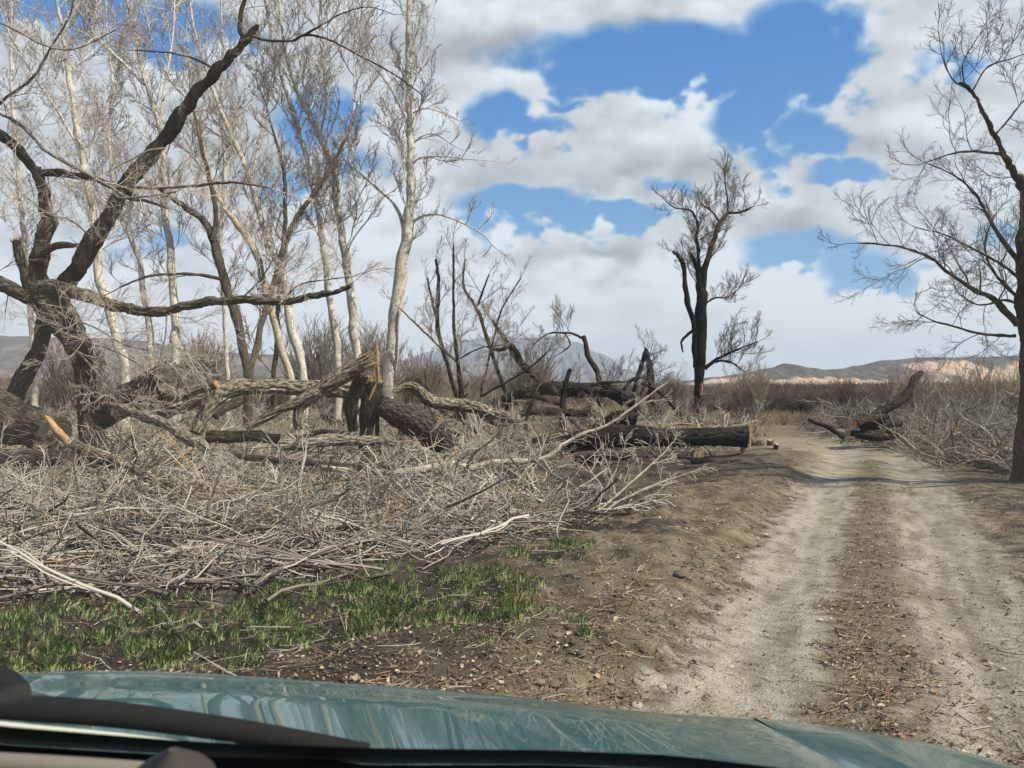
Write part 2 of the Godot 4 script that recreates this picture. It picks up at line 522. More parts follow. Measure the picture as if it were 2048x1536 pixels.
# ------------------------------------------------------------------ materials
func noise_tex(fr: float, lo: float, hi: float, size := 512, oct := 5, sx := 1.0, seedv := 3, ty := FastNoiseLite.TYPE_SIMPLEX_SMOOTH) -> ImageTexture:
	var f := FastNoiseLite.new()
	f.seed = seedv
	f.noise_type = ty
	f.frequency = fr
	f.fractal_octaves = oct
	var im := f.get_seamless_image(size, int(size * sx))
	im.resize(size, size)
	im.convert(Image.FORMAT_L8)
	var d := im.get_data()
	for k in d.size(): d[k] = int(clampf(lerpf(lo, hi, d[k] / 255.0), 0, 1) * 255.0)
	im = Image.create_from_data(size, size, false, Image.FORMAT_L8, d)
	im.convert(Image.FORMAT_RGB8)
	return ImageTexture.create_from_image(im)

func poplar_tex() -> ImageTexture:
	var w := 256
	var h := 1024
	var im := Image.create(w, h, false, Image.FORMAT_RGB8)
	var f := FastNoiseLite.new()
	f.frequency = 1.0
	f.fractal_octaves = 4
	for y in h:
		for x in w:
			var a := TAU * x / w
			var b := TAU * y / h
			var nx := cos(a) * 0.9
			var ny := sin(a) * 0.9
			var t := f.get_noise_3d(nx * 1.2, ny * 1.2, cos(b) * 5.0 + 20.0) + 0.6 * f.get_noise_3d(nx * 1.2, ny * 1.2, sin(b) * 5.0 + 50.0)
			var s := f.get_noise_3d(nx * 2.6 + 9.0, ny * 2.6, cos(b) * 5.0 + sin(b) * 5.0) + 0.35 * f.get_noise_3d(nx * 4.0, ny * 4.0, 40.0 + cos(b) * 14.0 + sin(b) * 14.0)
			var l := 0.88 + 0.12 * t
			l *= 1.0 - 0.72 * smoothstep(0.14, 0.34, s)
			im.set_pixel(x, y, Color(l, l * 0.985, l * 0.95))
	return ImageTexture.create_from_image(im)

func mat(nm: String, rough := 0.9, tex: Texture2D = null, bump: Texture2D = null, bs := 1.0) -> StandardMaterial3D:
	var m := StandardMaterial3D.new()
	m.resource_name = nm
	m.vertex_color_use_as_albedo = true
	m.roughness = rough
	m.metallic_specular = 0.3
	if tex: m.albedo_texture = tex
	if bump:
		m.heightmap_enabled = true
		m.heightmap_texture = bump
		m.heightmap_scale = bs
	M[nm] = m
	return m

func make_materials() -> void:
	var fine := noise_tex(0.11, 0.6, 1.12, 1024, 5, 1.0, 5)
	var rough_h := noise_tex(0.06, 0.0, 1.0, 1024, 6, 1.0, 8)
	mat("soil", 1.0, fine, rough_h, 0.5)
	var bk := noise_tex(0.03, 0.15, 1.35, 512, 5, 0.18, 11)
	mat("bark", 0.95, bk, bk, 1.4)
	mat("char", 0.8, bk, bk, 1.0)
	M.char.metallic_specular = 0.2
	var fib := noise_tex(0.05, 0.45, 1.2, 512, 4, 0.1, 14)
	mat("wood", 0.85, fib)
	mat("poplar", 0.8, poplar_tex())
	M.poplar.uv1_scale = Vector3(1, 0.25, 1)
	mat("twig", 0.85)
	mat("stone", 0.95, fine)
	var g := mat("grass", 0.6)
	g.backlight_enabled = true
	g.backlight = Color(0.5, 0.5, 0.4)
	mat("rock", 1.0, noise_tex(0.02, 0.5, 1.1, 512, 5, 1.0, 21))
	M.rock.uv1_triplanar = true
	M.rock.uv1_world_triplanar = true
	M.rock.uv1_scale = Vector3(0.012, 0.012, 0.012)

func plain(nm: String, c: Color, rough: float, metal := 0.0, coat := 0.0, spec := 0.5) -> StandardMaterial3D:
	var m := StandardMaterial3D.new()
	m.resource_name = nm
	m.albedo_color = c
	m.roughness = rough
	m.metallic = metal
	m.metallic_specular = spec
	if coat > 0.0:
		m.clearcoat_enabled = true
		m.clearcoat = coat
		m.clearcoat_roughness = 0.02
	return m

func scatter(nm: String, label: String, cat: String, mesh: Mesh, xf: Array, cols: Array, parent: Node3D = null) -> void:
	if xf.is_empty(): return
	var mm := MultiMesh.new()
	mm.transform_format = MultiMesh.TRANSFORM_3D
	mm.use_colors = true
	mm.mesh = mesh
	mm.instance_count = xf.size()
	for k in xf.size():
		mm.set_instance_transform(k, xf[k])
		mm.set_instance_color(k, cols[k])
	var o := MultiMeshInstance3D.new()
	o.multimesh = mm
	if parent:
		o.name = nm
		parent.add_child(o, true)
		o.set_meta("kind", "stuff")
	else:
		o.name = numbered(nm)
		add_child(o)
		tag(o, label, cat, "", "stuff")

# ------------------------------------------------------------------ builders of things
func cells(r: float, cell: float) -> int:
	return clampi(int(TAU * r / cell), 5, 110)

# one tree or log: limbs = [[part name, d0, d1, [x, y, w ...], twig style or "", options]]
func tree(nm: String, label: String, cat: String, limbs: Array, look: Dictionary, grp := "") -> Node3D:
	var lines := []
	for l in limbs:
		var cell: float = look.get("cell", 0.05)
		lines.append(line(l[3], l[1], l[2], maxf(cell * 2.0, 0.06), l.size() > 5 and l[5].get("root", false), look.get("w", 0.82)))
	var base: Vector3 = lines[0][0][0]
	var o := thing(nm, label, cat, base, grp)
	var tw := MB.new()
	var bag := []
	for k in limbs.size():
		var l: Array = limbs[k]
		var op: Dictionary = l[5] if l.size() > 5 else {}
		var pts: PackedVector3Array = lines[k][0]
		var rad: PackedFloat32Array = lines[k][1]
		if op.get("root", false):        # flare at the foot
			for j in rad.size():
				var hh := pts[j].y - hgt(pts[j].x, pts[j].z)
				rad[j] *= 1.0 + 0.40 * exp(-maxf(hh, 0.0) * 4.0)
		var rm := 0.0
		for r in rad: rm = maxf(rm, r)
		var m := MB.new()
		var c0: Color = op.get("c0", look.c0)
		var c1: Color = op.get("c1", look.c1)
		var amp: float = minf(look.get("amp", 0.0), rm * 0.22)
		tube(m, pts, rad, cells(rm, look.get("cell", 0.05)), c0, c1, amp, true, true, look.get("lump", 0.12), look.get("cf", 1.3))
		var po := part(o, l[0], m, M[op.get("mat", look.mat)])
		var n := pts.size()
		if op.has("cut"):                # a sawn or broken face at one end
			var e: int = op.cut
			var cm := MB.new()
			var dn := (pts[n - 1] - pts[n - 2]) if e == 1 else (pts[0] - pts[1])
			disc(cm, (pts[n - 1] if e == 1 else pts[0]) + dn.normalized() * (0.03 + rm * 0.12), dn, (rad[n - 1] if e == 1 else rad[0]) * 0.97, lin(0.50, 0.31, 0.16), lin(0.40, 0.22, 0.10), 0.05)
			part(po, "cut_face", cm, M.wood)
		if op.has("torn"):
			var e2: int = op.torn
			var sp := MB.new()
			var dn2 := (pts[n - 1] - pts[n - 3]) if e2 == 1 else (pts[0] - pts[2])
			var rr: float = rad[n - 1] if e2 == 1 else rad[0]
			splinters(sp, pts[n - 1] if e2 == 1 else pts[0], dn2 + op.get("lean", Vector3.ZERO), rr, rr * op.get("tl", 2.6), op.get("tn", 16) * 2, lin(0.52, 0.39, 0.24), lin(0.34, 0.22, 0.125))
			part(po, "splinter", sp, M.wood, true)
		if l.size() > 4 and l[4]:
			var st: Dictionary = l[4]
			if st: sprout(tw, bag, pts, rad, st)
	if not tw.v.is_empty():
		part(o, "side_branches", tw, M.twig, true)
	if bag:
		var set_: Array = spr[look.get("spray", "near")]
		var xf := [[], [], []]
		var co := [[], [], []]
		var v0 := rng.randi() % 5
		for k in bag.size():
			var t: Transform3D = bag[k][0]
			t.origin -= base
			xf[k % 3].append(t)
			co[k % 3].append(bag[k][1])
		for k in 3: scatter("twigs", "", "", set_[(v0 + k) % 5], xf[k], co[k], o)
	return o

func st(n: float, ln: float, lv: int, k: Array, up: float, curl: float, ang: float, c0: Color, c1: Color, r := 0.03, rmin := 0.006, ratio := 0.5, t0 := 0.1, fwd := 0.6) -> Dictionary:
	return {"n": n, "len": ln, "lv": lv, "k": k, "up": up, "curl": curl, "ang": ang, "c0": c0, "c1": c1, "r": r, "rmin": rmin, "ratio": ratio, "t0": t0, "fwd": fwd}

func _ready() -> void:
	rng.seed = 4711
	nz.seed = 12
	nz.frequency = 1.0
	nz.fractal_octaves = 5
	nr.seed = 31
	nr.frequency = 1.0
	nr.fractal_type = FastNoiseLite.FRACTAL_RIDGED
	nr.fractal_octaves = 2
	ns.seed = 19
	ns.frequency = 1.0
	ns.fractal_octaves = 4
	ns.fractal_gain = 0.48
	n1.seed = 7
	n1.frequency = 1.0
	n1.fractal_type = FastNoiseLite.FRACTAL_NONE
	# camera, sky, sun, exposure
	var cam := Camera3D.new()
	cam.name = "camera"
	add_child(cam)
	cam.position = Vector3(0, EYE, 0)
	cam.fov = 50.0
	cam.near = 0.05
	cam.far = 30000.0
	cam.current = true
	var lensa := CameraAttributesPhysical.new()      # a phone's lens, focused on the fallen trees
	lensa.frustum_focal_length = 25.74
	lensa.frustum_focus_distance = 14.0
	lensa.exposure_aperture = 9.0
	lensa.frustum_near = 0.05
	lensa.frustum_far = 30000.0
	cam.attributes = lensa
	var we := WorldEnvironment.new()
	we.name = "world"
	var env := Environment.new()
	env.background_mode = Environment.BG_SKY
	env.sky = Sky.new()
	var psm := PanoramaSkyMaterial.new()
	psm.panorama = ImageTexture.create_from_image(make_sky())
	env.sky.sky_material = psm
	env.sky_rotation = Vector3(0, PI, 0)      # the panorama's middle lies ahead
	env.tonemap_mode = Environment.TONE_MAPPER_LINEAR
	env.tonemap_exposure = 1.75
	env.background_energy_multiplier = 0.58
	env.sdfgi_enabled = true
	env.ssao_enabled = true
	env.ssil_enabled = true
	env.fog_enabled = true
	env.fog_density = 0.00011
	env.fog_light_color = Color(0.76, 0.83, 0.92)
	we.environment = env
	add_child(we)
	var sun := DirectionalLight3D.new()
	sun.name = "sun"
	sun.light_energy = 1.6
	sun.light_color = Color(1.0, 0.955, 0.88)
	sun.light_angular_distance = 0.5
	sun.shadow_enabled = true
	add_child(sun)
	sun.look_at_from_position(Vector3(0.74, 0.92, 0.40) * 100.0, Vector3.ZERO)
	print("sky ", Time.get_ticks_msec())
	make_materials()
	print("materials ", Time.get_ticks_msec())
	make_sprays()
	build_ground()
	build_hills()
	print("ground ", Time.get_ticks_msec())
	build_truck()
	build_poplars()
	build_standing()
	print("trees ", Time.get_ticks_msec())
	build_fallen()
	print("fallen ", Time.get_ticks_msec())
	build_thicket()
	build_slash()
	build_litter()
	print("done ", Time.get_ticks_msec())

func build_ground() -> void:
	var mg := MB.new()
	var mt := MB.new()
	var near_ := Rect2(-8.0, 3.0, 17.0, 11.0)
	var mid := Rect2(-36.0, -14.0, 72.0, 62.0)
	grid(mg, mt, -8.0, 9.0, 3.0, 14.0, 0.05, Rect2(-9000, -9000, 1, 1))
	grid(mg, mt, -36.0, 36.0, -14.0, 48.0, 0.2, near_)
	grid(mg, null, -400.0, 400.0, -200.0, 600.0, 4.0, mid)
	# the plain beyond, out to the horizon
	var b := mg.v.size()
	var xs := [-9000.0, -380.0, 380.0, 9000.0]
	var zs := [3000.0, 180.0, -580.0, -9500.0]
	for z in zs:
		for x in xs:
			mg.v.append(Vector3(x, -2.2, z))
			mg.n.append(Vector3.UP)
			mg.c.append(lin(0.14, 0.115, 0.08))
			mg.u.append(Vector2(x, z) * 0.45)
	for j in 3:
		for i in 3:
			if i == 1 and j == 1: continue
			var q := b + j * 4 + i
			mg.i.append_array(PackedInt32Array([q, q + 4, q + 1, q + 1, q + 4, q + 5]))
	var g := part(self, "ground", mg, M.soil)
	tag(g, "", "", "", "structure")
	var t := part(self, "dirt_track", mt, M.soil)
	tag(t, "", "", "", "structure")

# a ridge: profile in photograph pixels at one distance, sloping towards the viewer over foot metres
func ridge(nm: String, prof: Array, d: float, foot: float, ca: Color, cb: Color, cliff: Color, share: float, seedv: float) -> void:
	var m := MB.new()
	var n := 260
	var rows := 26
	var x0: float = prof[0]
	var x1: float = prof[prof.size() - 2]
	for j in rows + 1:
		for i in n + 1:
			var px := lerpf(x0, x1, float(i) / n)
			var k := 0
			while k < prof.size() / 2 - 2 and prof[k * 2 + 2] < px: k += 1
			var t := clampf((px - prof[k * 2]) / (prof[k * 2 + 2] - prof[k * 2]), 0, 1)
			var top: float = EYE - (lerpf(prof[k * 2 + 1], prof[k * 2 + 3], t * t * (3.0 - 2.0 * t)) - 768.0) / F * d
			var f := float(j) / rows           # 0 crest, 1 foot towards the viewer
			var wx := (px - 1024.0) / F * d
			var g := nz.get_noise_2d(wx / foot * 5.0 + seedv, f * 3.0)
			var rr := absf(n1.get_noise_2d(wx / foot * 11.0 + seedv, f * 1.4))
			var prf := 1.0 - sm(0.0, 1.0, f * (1.0 + 0.35 * g))
			var step := share * (sm(0.20, 0.27, f + 0.10 * g) * 0.5 + sm(0.5, 0.56, f + 0.1 * g) * 0.3)
			var y := -3.0 + (top + 3.0) * clampf(lerpf(prf, 1.0 - f - step * 0.3, 0.5) - rr * 0.22 * sm(0.03, 0.3, f) + 0.02 * g, 0.0, 1.05)
			var fall := 1.0 if j > 0 else 1.0
			m.v.append(Vector3(wx, y * fall, -d + f * foot + g * foot * 0.05))
			m.n.append(Vector3.UP)
			m.u.append(Vector2.ZERO)
			var sp := nz.get_noise_2d(wx / d * 260.0, f * 60.0 + seedv)
			var c := ca.lerp(cb, clampf(0.5 + 1.3 * sp, 0, 1))
			var cw := share * sm(0.05, 0.3, nz.get_noise_2d(wx / foot * 2.2 + seedv * 3.0, f * 2.0) + 0.15) * sm(0.14, 0.22, f) * (1.0 - sm(0.55, 0.8, f))
			m.c.append(c.lerp(cliff, clampf(cw * (0.75 + sp), 0, 1)))
	for j in rows:
		for i in n:
			var q := j * (n + 1) + i
			m.i.append_array(PackedInt32Array([q, q + 1, q + n + 1, q + 1, q + n + 2, q + n + 1]))
	for j in rows + 1:
		for i in n + 1:
			var q := j * (n + 1) + i
			var dx := m.v[j * (n + 1) + mini(i + 1, n)] - m.v[j * (n + 1) + maxi(i - 1, 0)]
			var dz := m.v[mini(j + 1, rows) * (n + 1) + i] - m.v[maxi(j - 1, 0) * (n + 1) + i]
			var nv := dx.cross(dz).normalized()
			m.n[q] = nv if nv.y > 0.0 else -nv
	# back of the ridge down to the plain
	var b := m.v.size()
	for i in n + 1:
		m.v.append(m.v[i]); m.n.append(Vector3(0, 0.6, -0.8)); m.u.append(Vector2.ZERO); m.c.append(ca)
		m.v.append(Vector3(m.v[i].x, -3.0, m.v[i].z - foot * 0.8)); m.n.append(Vector3(0, 0.6, -0.8)); m.u.append(Vector2.ZERO); m.c.append(ca)
	for i in n:
		var q := b + i * 2
		m.i.append_array(PackedInt32Array([q, q + 1, q + 2, q + 1, q + 3, q + 2]))
	var o := part(self, nm, m, M.rock)
	tag(o, "", "", "", "structure")

func build_hills() -> void:
	ridge("mountain", [560, 768, 640, 756, 740, 738, 800, 722, 860, 704, 930, 680, 1000, 671, 1060, 676, 1110, 672, 1150, 684, 1200, 706, 1250, 738, 1310, 754, 1420, 768], 7000.0, 1600.0, lin(0.10, 0.10, 0.09), lin(0.17, 0.155, 0.13), lin(0.3, 0.25, 0.2), 0.0, 3.0)
	ridge("mesa", [1330, 768, 1430, 754, 1490, 746, 1535, 737, 1568, 727, 1600, 733, 1640, 739, 1675, 738, 1715, 731, 1765, 721, 1850, 715, 2048, 712, 2200, 708, 2600, 700, 2900, 690], 1900.0, 520.0, lin(0.035, 0.036, 0.026), lin(0.16, 0.125, 0.09), lin(0.66, 0.47, 0.33), 1.5, 17.0)
	ridge("far_hills", [-900, 650, -500, 660, -100, 668, 120, 674, 215, 676, 290, 682, 370, 698, 470, 706, 560, 708, 640, 716, 760, 728, 850, 738, 960, 752, 1100, 768], 2600.0, 700.0, lin(0.045, 0.045, 0.035), lin(0.15, 0.12, 0.09), lin(0.4, 0.31, 0.25), 0.35, 29.0)

# rows of points -> smooth sheet
func sheet(m: MB, rows: Array, c := Color.WHITE) -> void:
	var b := m.v.size()
	var nr_ := rows.size()
	var nc: int = rows[0].size()
	for j in nr_:
		for i in nc:
			m.v.append(rows[j][i])
			var dx: Vector3 = rows[j][mini(i + 1, nc - 1)] - rows[j][maxi(i - 1, 0)]
			var dz: Vector3 = rows[mini(j + 1, nr_ - 1)][i] - rows[maxi(j - 1, 0)][i]
			var nv := dx.cross(dz).normalized()
			m.n.append(nv if nv.y > -0.02 else -nv)
			m.c.append(c)
			m.u.append(Vector2(float(i) / nc, float(j) / nr_))
	for j in nr_ - 1:
		for i in nc - 1:
			var q := b + j * nc + i
			var fn := (m.v[q + nc] - m.v[q]).cross(m.v[q + 1] - m.v[q])
			if fn.dot(m.n[q] + m.n[q + 1] + m.n[q + nc]) > 0.0: m.i.append_array(PackedInt32Array([q, q + 1, q + nc, q + 1, q + nc + 1, q + nc]))
			else: m.i.append_array(PackedInt32Array([q, q + nc, q + 1, q + 1, q + nc, q + nc + 1]))

const CREST := [-300, 1352, 1.78, 0, 1346, 1.79, 300, 1342, 1.77, 700, 1367, 1.72, 1000, 1390, 1.68, 1300, 1424, 1.62, 1520, 1437, 1.59, 1700, 1457, 1.54, 1880, 1492, 1.46, 2048, 1538, 1.38, 2230, 1610, 1.28]
func crest(px: float) -> Vector3:
	var k := 0
	var n := CREST.size() / 3
	while k < n - 2 and CREST[k * 3 + 3] < px: k += 1
	var q := []
	for j in [maxi(k - 1, 0), k, k + 1, mini(k + 2, n - 1)]: q.append(P(CREST[j * 3], CREST[j * 3 + 1], CREST[j * 3 + 2]))
	var t: float = (px - CREST[k * 3]) / (CREST[k * 3 + 3] - CREST[k * 3])
	return q[1].cubic_interpolate(q[2], q[0], q[3], t)

func body_panel(px0: float, px1: float, rise0: float, rise1: float, crown: float, rear: float) -> MB:
	var m := MB.new()
	var rows := []
	var ncol := 40
	for j in 34:
		var row := []
		for i in ncol + 1:
			var u := float(i) / ncol
			var c := crest(lerpf(px0, px1, u))
			var t := 1.0 - j / 27.0            # 1 at the windshield, 0 at the crest
			if j <= 27:
				var z := lerpf(c.z, -rear, t)
				var e := crown * (1.0 - pow(absf(u * 2.0 - 1.0), 3.0))
				row.append(Vector3(c.x * (1.0 - 0.04 * t), c.y + lerpf(rise0, rise1, sm(0.0, 1.0, u)) * t + e * sm(0.0, 0.25, t), z))
			else:
				var g := (j - 27) / 6.0        # over the nose and down
				row.append(Vector3(c.x, c.y - 0.46 * g * g - 0.02 * g, c.z - 0.16 * sin(g * PI * 0.5)))
		rows.append(row)
	sheet(m, rows)
	return m

func build_truck() -> void:
	var t := thing("pickup_truck", "teal truck with dusty hood, wiper and windshield parked on the track", "truck", Vector3(-0.1, 0.0, -1.0))
	var paint := plain("teal_paint", Color(0.14, 0.32, 0.32), 0.5, 0.1, 0.95)
	var black := plain("black_plastic", Color(0.05, 0.05, 0.055), 0.6)
	var rubber := plain("rubber", Color(0.075, 0.075, 0.08), 0.85, 0.0, 0.0, 0.3)
	var metal := plain("wiper_metal", Color(0.70, 0.72, 0.66), 0.4, 0.2)
	part(t, "hood", body_panel(-90, 1500, 0.07, 0.20, 0.012, 0.84), paint)
	part(t, "fender", body_panel(1512, 2230, 0.18, 0.02, 0.02, 0.84), paint)
	part(t, "fender", body_panel(-300, -102, 0.02, 0.06, 0.0, 0.84), paint)
	var m := MB.new()
	# grille wall and sides under the hood, down to the sills
	var rows := []
	for j in 5:
		var row := []
		for i in 33:
			var c := crest(lerpf(-300, 2230, i / 32.0))
			row.append(Vector3(c.x, lerpf(c.y - 0.47, 0.42, j / 4.0), c.z - 0.15 + 0.05 * sin(j * 1.4)))
		rows.append(row)
	sheet(m, rows)
	part(t, "front_panel", m, paint)
	for s in 2:
		var e := crest(-300 if s == 0 else 2230)
		m = MB.new()
		rows = []
		for j in 6:
			var row := []
			for i in 9:
				var zz := lerpf(e.z - 0.15, 0.9, i / 8.0)
				row.append(Vector3(e.x + (0.05 if s == 1 else -0.05) * sin(j * 0.6), lerpf(e.y - 0.02, 0.42, j / 5.0), zz))
			rows.append(row)
		sheet(m, rows)
		part(t, "side_panel", m, paint)
		m = MB.new()
		var wx := e.x + (-0.16 if s == 1 else 0.16)
		var cy := hgt(wx, -1.0) + 0.36
		var ring := PackedVector3Array()
		var rr := PackedFloat32Array()
		for q in [[-0.11, 0.30], [-0.10, 0.355], [0.0, 0.365], [0.10, 0.355], [0.11, 0.30]]:
			ring.append(Vector3(wx + q[0], cy, -1.0))
			rr.append(q[1])
		tube(m, ring, rr, 32, Color.WHITE, Color.WHITE)
		var wh := part(t, "wheel", m, rubber)
		m = MB.new()
		tube(m, PackedVector3Array([Vector3(wx - 0.118, cy, -1.0), Vector3(wx + 0.118, cy, -1.0)]), PackedFloat32Array([0.2, 0.2]), 24, Color.WHITE, Color.WHITE)
		part(wh, "rim", m, metal)
	# lower edge of the windshield: dark band, pane, dashboard
	var top := [-300, 1415, 0, 1452, 400, 1484, 740, 1496, 1100, 1500, 1350, 1510, 1560, 1536, 2300, 1600]
	var low := [-300, 1450, 0, 1488, 400, 1512, 740, 1528, 1100, 1528, 1350, 1538, 1560, 1562, 2300, 1640]
	m = MB.new()
	rows = [[], [], []]
	var g := MB.new()
	var gr := [[], []]
	var dm := MB.new()
	var dr := [[], [], [], []]
	for k in 33:
		var px := lerpf(-300, 2300, k / 32.0)
		var a := 0
		while a < 6 and top[a * 2 + 2] < px: a += 1
		var f := clampf((px - top[a * 2]) / (top[a * 2 + 2] - top[a * 2]), 0, 1)
		var ty := lerpf(top[a * 2 + 1], top[a * 2 + 3], f)
		var ly := lerpf(low[a * 2 + 1], low[a * 2 + 3], f)
		var dt := 0.745 - 0.10 * pow((px - 1024.0) / 1300.0, 2.0)
		rows[0].append(P(px, ty, dt))
		rows[1].append(P(px, (ty + ly) * 0.5, dt + 0.022))
		rows[2].append(P(px, ly, dt + 0.045))
		gr[0].append(P(px, ty, dt))
		gr[1].append(Vector3(P(px, ty, dt).x * 0.86, 2.12, -(dt - 0.50)))
		var e := P(px, ly + 1.0, dt + 0.03)
		dr[0].append(e)
		dr[1].append(e + Vector3(0, -0.008, 0.05))
		dr[2].append(e + Vector3(0, -0.03, 0.2))
		dr[3].append(e + Vector3(0, -0.22, 0.27))
	sheet(m, rows)
	part(t, "windshield_edge", m, plain("frit", Color(0.11, 0.115, 0.13), 0.6))
	sheet(g, gr)
	var glass := plain("windshield_glass", Color(0.75, 0.8, 0.8, 0.035), 0.05)
	glass.transparency = BaseMaterial3D.TRANSPARENCY_ALPHA
	part(t, "windshield", g, glass)
	sheet(dm, dr)
	var dash := part(t, "dashboard", dm, plain("dash", Color(0.045, 0.045, 0.05), 0.8))
	m = MB.new()
	var sp := spline(PackedVector3Array([P(-250, 1512, 0.66), P(60, 1528, 0.66), P(280, 1541, 0.66), P(420, 1552, 0.66)]), PackedFloat32Array([0.0075, 0.0075, 0.007, 0.005]), 0.03)
	tube(m, sp[0], sp[1], 12, Color.WHITE, Color.WHITE)
	part(dash, "trim", m, plain("dash_trim", Color(0.50, 0.47, 0.42), 0.8))
	m = MB.new()
	var kp := PackedVector3Array()
	var kr := PackedFloat32Array()
	for q in 8:
		var w := q / 7.0
		kp.append(P(345, 1560 - 62 * w, 0.62))
		kr.append(0.031 * cos(w * 1.5) + 0.001)
	tube(m, kp, kr, 20, Color.WHITE, Color.WHITE)
	part(dash, "sensor_dome", m, plain("dash_dome", Color(0.30, 0.28, 0.27), 0.7))
	m = MB.new()
	rows = [[], [], []]
	for k in 25:
		var c := crest(lerpf(-90, 2100, k / 24.0))
		rows[0].append(Vector3(c.x * 0.94, 1.16 - 0.04 * absf(c.x), -0.98))
		rows[1].append(Vector3(c.x * 0.92, 1.17 - 0.04 * absf(c.x), -0.86))
		rows[2].append(Vector3(c.x * 0.90, 1.24, -0.78))
	sheet(m, rows)
	part(t, "cowl", m, black)
	# wiper resting low on the glass
	m = MB.new()
	sp = spline(PackedVector3Array([P(-120, 1392, 0.80), P(0, 1412, 0.81), P(220, 1428, 0.825), P(480, 1462, 0.835), P(735, 1506, 0.835)]), PackedFloat32Array([0.0125, 0.0125, 0.0125, 0.0115, 0.0095]), 0.02)
	tube(m, sp[0], sp[1], 10, Color.WHITE, Color.WHITE)
	var wip := part(t, "wiper", m, rubber)
	m = MB.new()
	sp = spline(PackedVector3Array([P(-120, 1438, 0.775), P(0, 1450, 0.78), P(250, 1474, 0.79), P(480, 1504, 0.79), P(715, 1534, 0.79)]), PackedFloat32Array([0.0034, 0.0034, 0.0034, 0.0032, 0.0028]), 0.03)
	tube(m, sp[0], sp[1], 8, Color.WHITE, Color.WHITE)
	part(wip, "spine", m, metal)
	m = MB.new()
	sp = spline(PackedVector3Array([P(-120, 1462, 0.765), P(0, 1470, 0.77), P(300, 1494, 0.775), P(735, 1538, 0.775)]), PackedFloat32Array([0.005, 0.005, 0.005, 0.004]), 0.03)
	tube(m, sp[0], sp[1], 8, Color.WHITE, Color.WHITE)
	part(wip, "blade", m, black)
	m = MB.new()
	sp = spline(PackedVector3Array([P(-60, 1350, 0.83), P(-20, 1362, 0.83), P(14, 1374, 0.83), P(40, 1388, 0.83), P(52, 1402, 0.83)]), PackedFloat32Array([0.016, 0.017, 0.016, 0.012, 0.006]), 0.006)
	tube(m, sp[0], sp[1], 16, Color.WHITE, Color.WHITE)
	part(wip, "pivot", m, rubber)

